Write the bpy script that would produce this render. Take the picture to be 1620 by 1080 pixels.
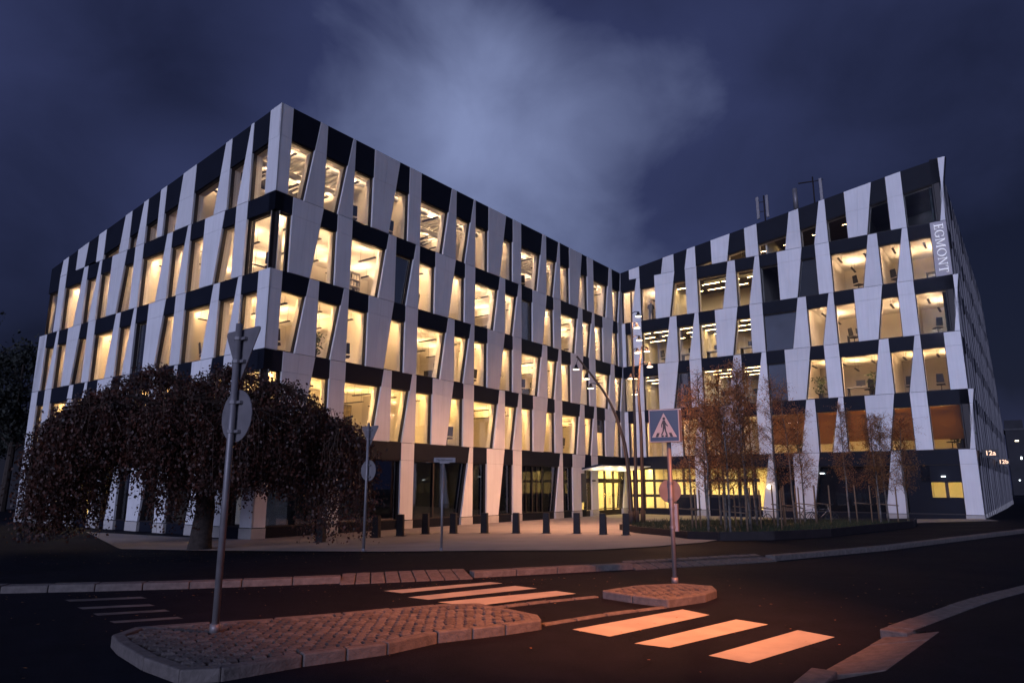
import bpy, math, random
import numpy as np
from mathutils import Vector, Matrix
random.seed(7)
RNG = np.random.default_rng(11)
R = math.radians
sc = bpy.context.scene
for o in list(bpy.data.objects):
    bpy.data.objects.remove(o)
col = sc.collection

# ------------------------------------------------------------------ camera
CAM_Z = 2.146
cam_d = bpy.data.cameras.new('camera')
cam_d.sensor_width = 36.0
cam_d.lens = 1107.85 / 1620 * 36.0
cam_d.clip_end = 2000
cam = bpy.data.objects.new('camera', cam_d)
cam.location = (0, 0, CAM_Z)
cam.rotation_euler = (math.pi / 2 + 0.20294, 0, 0)
col.objects.link(cam)
sc.camera = cam

# ------------------------------------------------------------------ sky and sun
SUN_AZ = (-0.40, -0.916)           # towards the twilight, behind and left of the camera
SUN_EL = R(14)
W = bpy.data.worlds.new('World'); sc.world = W; W.use_nodes = True
nt = W.node_tree; nt.nodes.clear()
def wn(t, **kw):
    n = nt.nodes.new(t)
    for k, v in kw.items(): setattr(n, k, v)
    return n
sky = wn('ShaderNodeTexSky', sky_type='NISHITA', sun_disc=False, sun_elevation=R(4), sun_rotation=math.atan2(SUN_AZ[0], SUN_AZ[1]))
tc = wn('ShaderNodeTexCoord')
mp = wn('ShaderNodeMapping'); mp.inputs['Location'].default_value = (0.0, 0.0, 0.0); mp.inputs['Scale'].default_value = (1.0, 1.0, 1.25)
big = wn('ShaderNodeTexNoise', noise_dimensions='4D'); big.inputs['Scale'].default_value = 1.6; big.inputs['Detail'].default_value = 2.0; big.inputs['Roughness'].default_value = 0.45; big.inputs['W'].default_value = 21.45
fine = wn('ShaderNodeTexNoise', noise_dimensions='3D'); fine.inputs['Scale'].default_value = 5.5; fine.inputs['Detail'].default_value = 7.0; fine.inputs['Roughness'].default_value = 0.52; fine.inputs['Distortion'].default_value = 0.35
add = wn('ShaderNodeMath', operation='MULTIPLY_ADD'); add.inputs[1].default_value = 0.20
ramp = wn('ShaderNodeValToRGB')
e = ramp.color_ramp.elements
e[0].position = 0.45; e[0].color = (0.006, 0.008, 0.027, 1)
e[1].position = 0.85; e[1].color = (0.215, 0.26, 0.46, 1)
m1 = ramp.color_ramp.elements.new(0.665); m1.color = (0.029, 0.037, 0.105, 1)
mixs = wn('ShaderNodeMix', data_type='RGBA', blend_type='ADD'); mixs.inputs['Factor'].default_value = 0.02
bg = wn('ShaderNodeBackground'); bg.inputs['Strength'].default_value = 1.0
dim = wn('ShaderNodeVectorMath', operation='SCALE'); dim.inputs['Scale'].default_value = 0.10
out = wn('ShaderNodeOutputWorld')
lk = nt.links.new
lk(tc.outputs['Generated'], mp.inputs['Vector'])
lk(mp.outputs['Vector'], big.inputs['Vector']); lk(mp.outputs['Vector'], fine.inputs['Vector'])
lk(fine.outputs['Fac'], add.inputs[0]); lk(big.outputs['Fac'], add.inputs[2])
lk(add.outputs[0], ramp.inputs['Fac'])
lk(sky.outputs['Color'], dim.inputs[0])
lk(ramp.outputs['Color'], mixs.inputs['A']); lk(dim.outputs[0], mixs.inputs['B'])
lk(mixs.outputs['Result'], bg.inputs['Color']); lk(bg.outputs[0], out.inputs['Surface'])

sun_d = bpy.data.lights.new('sun', 'SUN'); sun_d.specular_factor = 0.0; sun_d.cycles.use_multiple_importance_sampling = False; sun_d.energy = 2.0; sun_d.angle = R(35); sun_d.color = (0.61, 0.655, 1.0)
sun = bpy.data.objects.new('sun', sun_d); col.objects.link(sun)
sd = Vector((SUN_AZ[0] * math.cos(SUN_EL), SUN_AZ[1] * math.cos(SUN_EL), math.sin(SUN_EL)))
sun.rotation_euler = sd.to_track_quat('Z', 'Y').to_euler(); sun.location = (-30, -40, 30)

vs = sc.view_settings
vs.view_transform = 'Standard'; vs.look = 'None'; vs.exposure = 0.0; vs.gamma = 1.0; vs.use_curve_mapping = False
sc.render.engine = 'CYCLES'
cy = sc.cycles
cy.use_denoising = True; cy.use_light_tree = True; cy.max_bounces = 6; cy.diffuse_bounces = 3; cy.glossy_bounces = 3
cy.transparent_max_bounces = 12; cy.transmission_bounces = 4; cy.caustics_reflective = False; cy.caustics_refractive = False
cy.sample_clamp_indirect = 4.0

# ------------------------------------------------------------------ materials
M = {}
def mat(name, c, rough=0.6, var=0.0, scale=4.0, metal=0.0, bump=0.0, bscale=None, emit=None, spec=0.5, c2=None):
    m = bpy.data.materials.new(name); m.use_nodes = True
    n = m.node_tree; b = n.nodes['Principled BSDF']
    b.inputs['Base Color'].default_value = (*c, 1); b.inputs['Roughness'].default_value = rough
    b.inputs['Metallic'].default_value = metal; b.inputs['Specular IOR Level'].default_value = spec
    if var or c2 or bump:
        t = n.nodes.new('ShaderNodeTexCoord'); ns = n.nodes.new('ShaderNodeTexNoise')
        ns.inputs['Scale'].default_value = scale; ns.inputs['Detail'].default_value = 6
        n.links.new(t.outputs['Object'], ns.inputs['Vector'])
        if var or c2:
            rp = n.nodes.new('ShaderNodeValToRGB')
            rp.color_ramp.elements[0].position = 0.32; rp.color_ramp.elements[1].position = 0.68
            a = c if c2 else tuple(v * (1 - var) for v in c)
            z = c2 if c2 else tuple(min(1, v * (1 + var)) for v in c)
            rp.color_ramp.elements[0].color = (*a, 1); rp.color_ramp.elements[1].color = (*z, 1)
            n.links.new(ns.outputs['Fac'], rp.inputs['Fac']); n.links.new(rp.outputs['Color'], b.inputs['Base Color'])
        if bump:
            n2 = n.nodes.new('ShaderNodeTexNoise'); n2.inputs['Scale'].default_value = bscale or scale * 6; n2.inputs['Detail'].default_value = 4
            n.links.new(t.outputs['Object'], n2.inputs['Vector'])
            bp = n.nodes.new('ShaderNodeBump'); bp.inputs['Strength'].default_value = bump; bp.inputs['Distance'].default_value = 0.02
            n.links.new(n2.outputs['Fac'], bp.inputs['Height']); n.links.new(bp.outputs['Normal'], b.inputs['Normal'])
    if emit:
        b.inputs['Emission Color'].default_value = (*emit[0], 1); b.inputs['Emission Strength'].default_value = emit[1]
    M[name] = m
    return m
mat('white_panel', (0.72, 0.72, 0.73), 0.42, 0.05, 0.7, bump=0.03, bscale=3)
def panelmat():
    m = M['white_panel']; n = m.node_tree; b = n.nodes['Principled BSDF']; L = n.links.new
    src = b.inputs['Base Color'].links[0].from_socket
    oi = n.nodes.new('ShaderNodeObjectInfo'); r1 = n.nodes.new('ShaderNodeMapRange'); r1.inputs['To Min'].default_value = 0.88; r1.inputs['To Max'].default_value = 1.05; L(oi.outputs['Random'], r1.inputs['Value'])
    t = n.nodes.new('ShaderNodeTexCoord'); mp_ = n.nodes.new('ShaderNodeMapping'); mp_.inputs['Scale'].default_value = (5.0, 5.0, 0.22); L(t.outputs['Object'], mp_.inputs['Vector'])
    ns = n.nodes.new('ShaderNodeTexNoise'); ns.inputs['Scale'].default_value = 1.6; ns.inputs['Detail'].default_value = 5; L(mp_.outputs[0], ns.inputs['Vector'])
    r2 = n.nodes.new('ShaderNodeMapRange'); r2.inputs['From Min'].default_value = 0.35; r2.inputs['From Max'].default_value = 0.6; r2.inputs['To Min'].default_value = 0.94; r2.inputs['To Max'].default_value = 1.0; L(ns.outputs['Fac'], r2.inputs['Value'])
    mu = n.nodes.new('ShaderNodeMath'); mu.operation = 'MULTIPLY'; L(r1.outputs[0], mu.inputs[0]); L(r2.outputs[0], mu.inputs[1])
    sv = n.nodes.new('ShaderNodeVectorMath'); sv.operation = 'SCALE'; L(src, sv.inputs[0]); L(mu.outputs[0], sv.inputs['Scale']); L(sv.outputs[0], b.inputs['Base Color'])
panelmat()
mat('sign_panel', (0.40, 0.38, 0.40), 0.5, 0.05, 0.7)
mat('panel_side', (0.66, 0.66, 0.67), 0.5)
mat('dark_panel', (0.009, 0.011, 0.019), 0.55, 0.12, 0.8, spec=0.12)
mat('dark_frame', (0.014, 0.009, 0.010), 0.55, 0.1, 2)
mat('roofing', (0.05, 0.05, 0.055), 0.9, 0.2, 1)
mat('plinth', (0.42, 0.40, 0.38), 0.8, 0.12, 2, bump=0.1)
mat('cream_wall', (0.84, 0.79, 0.71), 0.8, 0.05, 0.5)
mat('cream_wall_b', (0.76, 0.70, 0.60), 0.8, 0.06, 0.5)
mat('grey_wall', (0.34, 0.31, 0.29), 0.8, 0.1, 0.6)
mat('white_ceiling', (0.82, 0.79, 0.74), 0.85, 0.03, 0.6)
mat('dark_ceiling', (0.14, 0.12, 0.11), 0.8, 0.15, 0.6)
mat('carpet', (0.16, 0.14, 0.13), 0.95, 0.2, 2)
mat('duct', (0.55, 0.55, 0.55), 0.4, 0.1, 1.5, metal=0.3)
mat('black_plastic', (0.018, 0.018, 0.02), 0.5, 0.2, 6)
mat('desk_top', (0.62, 0.58, 0.52), 0.5, 0.08, 3)
mat('book_mix', (0.62, 0.60, 0.56), 0.7, c2=(0.08, 0.07, 0.08), scale=7)
mat('leaf_green', (0.05, 0.08, 0.025), 0.6, 0.3, 3)
mat('picture_art', (0.40, 0.32, 0.15), 0.6, c2=(0.03, 0.03, 0.03), scale=3.5)
mat('sky_reflection', (0.15, 0.16, 0.21), 0.7, 0.12, 0.7)  # sky mirrored in unlit panes, put into the colour of a sheet
mat('clad_dimmed', (0.13, 0.125, 0.14), 0.5, 0.08, 0.7)  # light fall-off along the side facade put into a darker panel colour
mat('blind_dark', (0.030, 0.032, 0.048), 0.6, 0.15, 0.6)
def asphaltmat(name, c, k):
    m = bpy.data.materials.new(name); m.use_nodes = True; n = m.node_tree; b = n.nodes['Principled BSDF']; L = n.links.new
    b.inputs['Specular IOR Level'].default_value = 0.05
    t = n.nodes.new('ShaderNodeTexCoord')
    def noise(sc_, det, vec=None):
        q = n.nodes.new('ShaderNodeTexNoise'); q.inputs['Scale'].default_value = sc_; q.inputs['Detail'].default_value = det; L(vec or t.outputs['Object'], q.inputs['Vector']); return q
    big_, mid, grit = noise(0.35, 3), noise(2.2, 6), noise(85, 2)
    vo = n.nodes.new('ShaderNodeTexVoronoi'); vo.feature = 'DISTANCE_TO_EDGE'; vo.inputs['Scale'].default_value = 0.42
    wv = n.nodes.new('ShaderNodeVectorMath'); wv.operation = 'MULTIPLY_ADD'; wv.inputs[1].default_value = (0.9, 0.9, 0.9); L(mid.outputs['Color'], wv.inputs[0]); L(t.outputs['Object'], wv.inputs[2]); L(wv.outputs[0], vo.inputs['Vector'])
    cr = n.nodes.new('ShaderNodeMapRange'); cr.inputs['From Min'].default_value = 0.0; cr.inputs['From Max'].default_value = 0.006; cr.inputs['To Min'].default_value = 0.45; cr.inputs['To Max'].default_value = 1.0; L(vo.outputs['Distance'], cr.inputs['Value'])
    def ma(op, a, bb):
        q = n.nodes.new('ShaderNodeMath'); q.operation = op
        for i, v in enumerate((a, bb)):
            if hasattr(v, 'links'): L(v, q.inputs[i])
            else: q.inputs[i].default_value = v
        return q.outputs[0]
    v = ma('MULTIPLY', ma('ADD', ma('MULTIPLY', big_.outputs['Fac'], 1.1), 0.35), ma('ADD', ma('MULTIPLY', mid.outputs['Fac'], 0.7), 0.45))
    v = ma('MULTIPLY', v, ma('ADD', ma('MULTIPLY', grit.outputs['Fac'], 1.3), 0.35)); v = ma('MULTIPLY', v, cr.outputs[0])
    sc2 = n.nodes.new('ShaderNodeVectorMath'); sc2.operation = 'SCALE'; sc2.inputs[0].default_value = c; L(v, sc2.inputs['Scale']); L(sc2.outputs[0], b.inputs['Base Color'])
    rr = n.nodes.new('ShaderNodeMapRange'); rr.inputs['To Min'].default_value = 0.62; rr.inputs['To Max'].default_value = 0.95; L(big_.outputs['Fac'], rr.inputs['Value']); L(rr.outputs[0], b.inputs['Roughness'])
    bp = n.nodes.new('ShaderNodeBump'); bp.inputs['Strength'].default_value = k; bp.inputs['Distance'].default_value = 0.015; L(grit.outputs['Fac'], bp.inputs['Height']); L(bp.outputs[0], b.inputs['Normal'])
    M[name] = m
asphaltmat('asphalt', (0.0125, 0.013, 0.021), 0.5); asphaltmat('asphalt_walk', (0.013, 0.0135, 0.021), 0.4)
mat('plaza_paving', (0.23, 0.205, 0.195), 0.8, 0.12, 0.6, bump=0.2, bscale=18)
mat('granite', (0.105, 0.092, 0.088), 0.8, 0.28, 9, bump=0.5, bscale=40)
mat('granite_dark', (0.072, 0.062, 0.06), 0.8, 0.3, 8, bump=0.5, bscale=40)
mat('mortar', (0.10, 0.09, 0.085), 0.95, 0.3, 6, bump=0.6)
mat('road_paint', (0.44, 0.42, 0.36), 0.62, bump=0.25, bscale=40, scale=2.2, c2=(0.33, 0.31, 0.27))
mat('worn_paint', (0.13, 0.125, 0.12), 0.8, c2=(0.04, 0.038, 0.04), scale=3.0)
mat('soil', (0.035, 0.030, 0.022), 1.0, 0.4, 5, bump=0.8)
mat('steel_dark', (0.018, 0.014, 0.016), 0.65, 0.2, 3, spec=0.25)
mat('galvanised', (0.20, 0.19, 0.20), 0.5, 0.15, 5, metal=0.4)
mat('sign_back', (0.17, 0.16, 0.17), 0.55, 0.12, 5, metal=0.25)
mat('sign_blue', (0.004, 0.013, 0.060), 0.35, 0.06, 3)
mat('sign_white', (0.27, 0.27, 0.29), 0.4, 0.04, 4)
mat('sign_black', (0.012, 0.012, 0.014), 0.5)
mat('sign_red', (0.35, 0.02, 0.02), 0.45)
mat('letter', (0.90, 0.90, 0.92), 0.35, emit=((0.95, 0.95, 1.0), 0.30))
mat('bark_dark', (0.035, 0.026, 0.022), 0.95, 0.35, 7, bump=0.9, bscale=20)
mat('birch_bark', (0.05, 0.045, 0.04), 0.8, c2=(0.20, 0.18, 0.16), scale=5.5, bump=0.4)
mat('twig', (0.055, 0.032, 0.022), 0.9, 0.3, 6)
mat('stake_wood', (0.16, 0.105, 0.065), 0.9, 0.25, 7, bump=0.4)
mat('bronze_pole', (0.075, 0.045, 0.028), 0.5, 0.15, 4, metal=0.2)
mat('far_wall', (0.022, 0.022, 0.028), 0.9, 0.15, 0.4)
mat('far_green', (0.018, 0.022, 0.018), 0.9, 0.4, 1)
mat('rubber', (0.015, 0.015, 0.015), 0.8)
mat('chrome', (0.7, 0.7, 0.7), 0.2, metal=1.0)
mat('cloth_dark', (0.03, 0.03, 0.04), 0.9, 0.2, 5)
mat('skin', (0.45, 0.28, 0.2), 0.6)
mat('grass', (0.028, 0.036, 0.016), 0.95, 0.4, 3)
def leafmat(name, c, c2, trans=0.35):
    m = bpy.data.materials.new(name); m.use_nodes = True; n = m.node_tree; n.nodes.clear()
    t = n.nodes.new('ShaderNodeTexCoord'); ns = n.nodes.new('ShaderNodeTexNoise'); ns.inputs['Scale'].default_value = 2.3; ns.inputs['Detail'].default_value = 5
    rp = n.nodes.new('ShaderNodeValToRGB'); rp.color_ramp.elements[0].position = 0.35; rp.color_ramp.elements[1].position = 0.65
    rp.color_ramp.elements[0].color = (*c, 1); rp.color_ramp.elements[1].color = (*c2, 1)
    d = n.nodes.new('ShaderNodeBsdfPrincipled'); d.inputs['Roughness'].default_value = 0.55
    tr = n.nodes.new('ShaderNodeBsdfTranslucent'); mx = n.nodes.new('ShaderNodeMixShader'); mx.inputs[0].default_value = trans
    o = n.nodes.new('ShaderNodeOutputMaterial'); L = n.links.new
    L(t.outputs['Object'], ns.inputs['Vector']); L(ns.outputs['Fac'], rp.inputs['Fac']); L(rp.outputs['Color'], d.inputs['Base Color']); L(rp.outputs['Color'], tr.inputs['Color'])
    L(d.outputs[0], mx.inputs[1]); L(tr.outputs[0], mx.inputs[2]); L(mx.outputs[0], o.inputs['Surface'])
    M[name] = m
leafmat('weeping_leaf', (0.016, 0.010, 0.009), (0.090, 0.027, 0.014), 0.25)
leafmat('birch_leaf', (0.20, 0.085, 0.035), (0.42, 0.20, 0.07), 0.4)
def glassmat(name, tint, refl):
    m = bpy.data.materials.new(name); m.use_nodes = True; n = m.node_tree; n.nodes.clear()
    lf = n.nodes.new('ShaderNodeLayerWeight'); lw = n.nodes.new('ShaderNodeMath'); lw.operation = 'POWER'; lw.inputs[1].default_value = 4.5; n.links.new(lf.outputs['Facing'], lw.inputs[0])
    ad = n.nodes.new('ShaderNodeMath'); ad.operation = 'MULTIPLY_ADD'; ad.inputs[1].default_value = 0.85; ad.inputs[2].default_value = refl; ad.use_clamp = True
    tr = n.nodes.new('ShaderNodeBsdfTransparent'); tr.inputs['Color'].default_value = (*tint, 1)
    gl = n.nodes.new('ShaderNodeBsdfGlossy'); gl.inputs['Roughness'].default_value = 0.015; gl.inputs['Color'].default_value = (0.9, 0.93, 1.0, 1)
    t = n.nodes.new('ShaderNodeTexCoord'); ns = n.nodes.new('ShaderNodeTexNoise'); ns.inputs['Scale'].default_value = 0.8
    bp = n.nodes.new('ShaderNodeBump'); bp.inputs['Strength'].default_value = 0.05; bp.inputs['Distance'].default_value = 0.03
    mx = n.nodes.new('ShaderNodeMixShader'); o = n.nodes.new('ShaderNodeOutputMaterial'); L = n.links.new
    L(t.outputs['Object'], ns.inputs['Vector']); L(ns.outputs['Fac'], bp.inputs['Height']); L(bp.outputs['Normal'], gl.inputs['Normal'])
    L(lw.outputs[0], ad.inputs[0]); L(ad.outputs[0], mx.inputs[0]); L(tr.outputs[0], mx.inputs[1]); L(gl.outputs[0], mx.inputs[2]); L(mx.outputs[0], o.inputs['Surface'])
    M[name] = m
glassmat('glass', (0.93, 0.94, 0.93), 0.07)
glassmat('glass_dark', (0.35, 0.37, 0.40), 0.10)
def emat(name, c, s):
    m = bpy.data.materials.new(name); m.use_nodes = True; n = m.node_tree; n.nodes.clear()
    em = n.nodes.new('ShaderNodeEmission'); em.inputs['Color'].default_value = (*c, 1); em.inputs['Strength'].default_value = s
    o = n.nodes.new('ShaderNodeOutputMaterial'); n.links.new(em.outputs[0], o.inputs['Surface']); M[name] = m
LAMP = 86.0
emat('lamp_l1', (1.0, 0.575, 0.20), LAMP); emat('added_fill_l1', (1.0, 0.575, 0.20), LAMP * 1.15)
emat('lamp_l2', (1.0, 0.60, 0.275), LAMP); emat('added_fill_l2', (1.0, 0.60, 0.275), LAMP * 1.15)
emat('lamp_l3', (1.0, 0.63, 0.345), LAMP); emat('added_fill_l3', (1.0, 0.63, 0.345), LAMP * 1.15)
emat('lamp_l4', (1.0, 0.64, 0.365), LAMP); emat('added_fill_l4', (1.0, 0.64, 0.365), LAMP * 1.15)
emat('strip_lamp', (1.0, 0.66, 0.28), 44.0)
emat('lobby_lamp', (1.0, 0.66, 0.17), 48.0)
emat('spot_lens', (1.0, 0.86, 0.62), 9.0)
emat('globe_glow', (1.0, 0.72, 0.38), 6.0)
emat('number_glow', (1.0, 0.62, 0.45), 2.0)
emat('small_light', (1.0, 0.85, 0.6), 6.0)
emat('cool_light', (0.85, 0.95, 1.0), 5.0)
def blindmat():
    m = bpy.data.materials.new('roller_fabric'); m.use_nodes = True; n = m.node_tree; n.nodes.clear()
    d = n.nodes.new('ShaderNodeBsdfDiffuse'); d.inputs['Color'].default_value = (0.16, 0.12, 0.09, 1)
    t = n.nodes.new('ShaderNodeBsdfTranslucent'); t.inputs['Color'].default_value = (0.50, 0.33, 0.17, 1)
    mx = n.nodes.new('ShaderNodeMixShader'); mx.inputs[0].default_value = 0.75; o = n.nodes.new('ShaderNodeOutputMaterial')
    n.links.new(d.outputs[0], mx.inputs[1]); n.links.new(t.outputs[0], mx.inputs[2]); n.links.new(mx.outputs[0], o.inputs['Surface']); M['roller_fabric'] = m
blindmat()

# ------------------------------------------------------------------ mesh helpers
class MB:
    def __init__(s): s.v = []; s.f = []; s.mi = []; s.mats = []
    def m(s, name):
        if name not in s.mats: s.mats.append(name)
        return s.mats.index(name)
    def add(s, vs, fs, mt):
        b = len(s.v); s.v += [tuple(p) for p in vs]; k = s.m(mt)
        for f in fs: s.f.append(tuple(i + b for i in f)); s.mi.append(k)
        return s
    def hexa(s, p, mt):      # p: 8 points, bottom ring CCW 0-3, top ring 4-7
        return s.add(p, [(3, 2, 1, 0), (4, 5, 6, 7), (0, 1, 5, 4), (1, 2, 6, 5), (2, 3, 7, 6), (3, 0, 4, 7)], mt)
    def box(s, c, d, mt, rz=0.0):
        cx, cy_, cz = c; x, y, z = d[0] / 2, d[1] / 2, d[2] / 2; co, si = math.cos(rz), math.sin(rz)
        p = []
        for zz in (-z, z):
            for (a, b) in ((-x, -y), (x, -y), (x, y), (-x, y)):
                p.append((cx + a * co - b * si, cy_ + a * si + b * co, cz + zz))
        return s.hexa(p, mt)
    def prism(s, pts, off, mt, mt_side=None):   # pts: loop CCW seen from +off side; solid between pts and pts-off
        n = len(pts); a = [Vector(p) for p in pts]; b = [p - Vector(off) for p in a]
        s.add(a + b, [tuple(range(n)), tuple(range(2 * n - 1, n - 1, -1))], mt)
        s.add(a + b, [(i, i + n, (i + 1) % n + n, (i + 1) % n) for i in range(n)], mt_side or mt)
        return s
    def tube(s, pts, rad, mt, n=8, cap=True):
        pts = [Vector(p) for p in pts]
        if not hasattr(rad, '__len__'): rad = [rad] * len(pts)
        vs_ = []; ref = Vector((0.31, 0.17, 0.93))
        for i, p in enumerate(pts):
            d = (pts[min(i + 1, len(pts) - 1)] - pts[max(i - 1, 0)]).normalized()
            if abs(d.dot(ref)) > 0.95: r0 = Vector((1, 0, 0))
            else: r0 = ref
            x = d.cross(r0).normalized(); y = d.cross(x)
            for k in range(n):
                t = 2 * math.pi * k / n
                vs_.append(p + (x * math.cos(t) + y * math.sin(t)) * rad[i])
        fs = []
        for i in range(len(pts) - 1):
            for k in range(n):
                a = i * n + k; b = i * n + (k + 1) % n
                fs.append((a, b, b + n, a + n))
        if cap: fs += [tuple(range(n - 1, -1, -1)), tuple(range((len(pts) - 1) * n, len(pts) * n))]
        return s.add(vs_, fs, mt)
    def disc(s, c, normal, rad, thick, mt, n=28, mt2=None):
        nrm = Vector(normal).normalized(); x = nrm.orthogonal().normalized(); y = nrm.cross(x)
        pts = [Vector(c) + (x * math.cos(2 * math.pi * k / n) + y * math.sin(2 * math.pi * k / n)) * rad for k in range(n)]
        return s.prism(pts, nrm * thick, mt, mt2)
    def build(s, name, parent=None, smooth=False, bevel=0.0, loc=None):
        me = bpy.data.meshes.new(name)
        vs_ = s.v
        if loc is not None: vs_ = [(p[0] - loc[0], p[1] - loc[1], p[2] - loc[2]) for p in vs_]
        me.from_pydata(vs_, [], s.f)
        for k in s.mats: me.materials.append(M[k])
        me.polygons.foreach_set('material_index', s.mi)
        if smooth: me.polygons.foreach_set('use_smooth', [True] * len(s.f))
        me.update()
        o = bpy.data.objects.new(name, me); col.objects.link(o)
        if loc is not None: o.location = loc
        if bevel:
            bv = o.modifiers.new('bevel', 'BEVEL'); bv.width = bevel; bv.segments = 2; bv.limit_method = 'ANGLE'
        if parent: o.parent = parent
        return o
def tag(o, label=None, cat=None, group=None, kind=None):
    if label: o['label'] = label
    if cat: o['category'] = cat
    if group: o['group'] = group
    if kind: o['kind'] = kind
    return o
def empty(name, loc=(0, 0, 0), rz=0.0):
    o = bpy.data.objects.new(name, None); o.location = loc; o.rotation_euler = (0, 0, rz); o.empty_display_size = 0.2; col.objects.link(o); return o
def copy_tree(o, parent=None):
    c = o.copy(); col.objects.link(c); c.parent = parent
    for ch in list(o.children): copy_tree(ch, c)
    return c
ORD = ['first', 'second', 'third', 'fourth', 'fifth', 'sixth', 'seventh', 'eighth', 'ninth', 'tenth', 'eleventh', 'twelfth', 'thirteenth', 'fourteenth', 'fifteenth', 'sixteenth', 'seventeenth', 'eighteenth']

# ------------------------------------------------------------------ building frame
TH = R(36.4157)
bV = Vector((math.sin(TH), math.cos(TH), 0)); cV = Vector((math.cos(TH), -math.sin(TH), 0))
C1 = Vector((-10.569, 29.333, 0)); C2 = C1 + bV * 32.92; C3 = C2 + cV * 23.135; C0 = C1 - cV * 24.016
LA, LB, LC, LD = 24.016, 32.92, 23.135, 58.0
FAC = {'A': (C0, cV, -bV), 'B': (C1, bV, cV), 'C': (C2, cV, -bV), 'D': (C3, bV, cV)}
Z1 = 4.30; S = 3.6; ZR, ZA, ZC = 19.41, 15.91, 22.96
def zk(k): return 0.45 if k == 0 else Z1 + (k - 1) * S
def P(F, u, w, z):
    o, t, n = FAC[F]; q = o + t * u + n * w; return Vector((q.x, q.y, z))
def roofz(F, u):
    if F == 'A': return ZA + (ZR - ZA) * u / LA
    if F == 'B': return ZR
    if F == 'C': return ZR + (ZC - ZR) * u / LC
    return ZC if u < 42 else ZC - (u - 42) * 0.95
GZ = -0.35

# ground height (plaza falls gently from the kerb towards the building)
KERB = [(-60.0, 7.5), (-30.0, 10.4), (-16.0, 12.0), (-8.97, 12.89), (-7.45, 13.13), (-5.91, 13.46), (-3.3, 14.19), (-0.78, 15.0), (2.74, 16.5), (6.6, 18.3), (10.94, 21.2), (14.47, 24.07), (20.38, 28.81), (34.0, 40.2), (60.0, 62.0), (120.0, 113.0)]
def kdist(x, y):
    best = 1e9
    for i in range(len(KERB) - 1):
        ax, ay = KERB[i]; bx, by = KERB[i + 1]; dx, dy = bx - ax, by - ay
        t = max(0, min(1, ((x - ax) * dx + (y - ay) * dy) / (dx * dx + dy * dy)))
        best = min(best, math.hypot(x - ax - t * dx, y - ay - t * dy))
    return best
def zg(x, y): return 0.41 * max(0.0, 1 - kdist(x, y) / 13.0)
ROAD = 0.30

# ------------------------------------------------------------------ ground, road, pavements
mb = MB()
n = len(KERB)
pts = [(x, y, ROAD) for x, y in KERB] + [(x * 1.2 + 4, -40 if abs(x) < 100 else -60, ROAD) for x, y in KERB]
mb.add(pts, [(i + n, i + 1 + n, i + 1, i) for i in range(n - 1)], 'asphalt')
tag(mb.build('road'), kind='structure')
def walk_strip(name, mt, d0, d1, steps, lift=0.0):
    mb = MB(); vs_ = []; norms = []
    fine_k = []
    for i in range(len(KERB) - 1):
        m = 4
        for j in range(m): fine_k.append((KERB[i][0] + (KERB[i + 1][0] - KERB[i][0]) * j / m, KERB[i][1] + (KERB[i + 1][1] - KERB[i][1]) * j / m))
    fine_k.append(KERB[-1])
    for i, (x, y) in enumerate(fine_k):
        a = fine_k[max(0, i - 2)]; b = fine_k[min(len(fine_k) - 1, i + 2)]
        d = Vector((b[0] - a[0], b[1] - a[1], 0)).normalized(); norms.append(Vector((-d.y, d.x, 0)))
    ns = steps + 1
    for (x, y), nn in zip(fine_k, norms):
        e0 = d0 if not callable(d0) else d0(x); e1 = d1 if not callable(d1) else d1(x)
        for s_ in range(ns):
            t = e0 + (e1 - e0) * s_ / steps
            px, py = x + nn.x * t, y + nn.y * t
            vs_.append((px, py, 0.41 * max(0.0, 1 - t / 13.0) + lift))
    mb.add(vs_, [(i * ns + s_, (i + 1) * ns + s_, (i + 1) * ns + s_ + 1, i * ns + s_ + 1) for i in range(len(fine_k) - 1) for s_ in range(steps)], mt)
    return tag(mb.build(name, smooth=True), kind='structure')
walk_strip('pavement', 'asphalt_walk', 0.30, 13.2, 12)
mb = MB(); mb.add([(-400, -100, -0.4), (400, -100, -0.4), (400, 900, -0.4), (-400, 900, -0.4)], [(0, 1, 2, 3)], 'far_green')
tag(mb.build('ground'), kind='structure')
mb = MB(); gx = np.linspace(-70, 100, 35); gy = np.linspace(18, 140, 28)
vs_ = [(x, y, zg(x, y) * 1.0 - 0.004) for y in gy for x in gx]
nx = len(gx); fs = []
for j in range(len(gy) - 1):
    for i in range(nx - 1):
        cxm, cym = (gx[i] + gx[i + 1]) / 2, (gy[j] + gy[j + 1]) / 2
        if kdist(cxm, cym) > 9.0 and cym > np.interp(cxm, [k[0] for k in KERB], [k[1] for k in KERB]):
            fs.append((j * nx + i, j * nx + i + 1, (j + 1) * nx + i + 1, (j + 1) * nx + i))
mb.add(vs_, fs, 'asphalt_walk'); tag(mb.build('forecourt', smooth=True), kind='structure')
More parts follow.
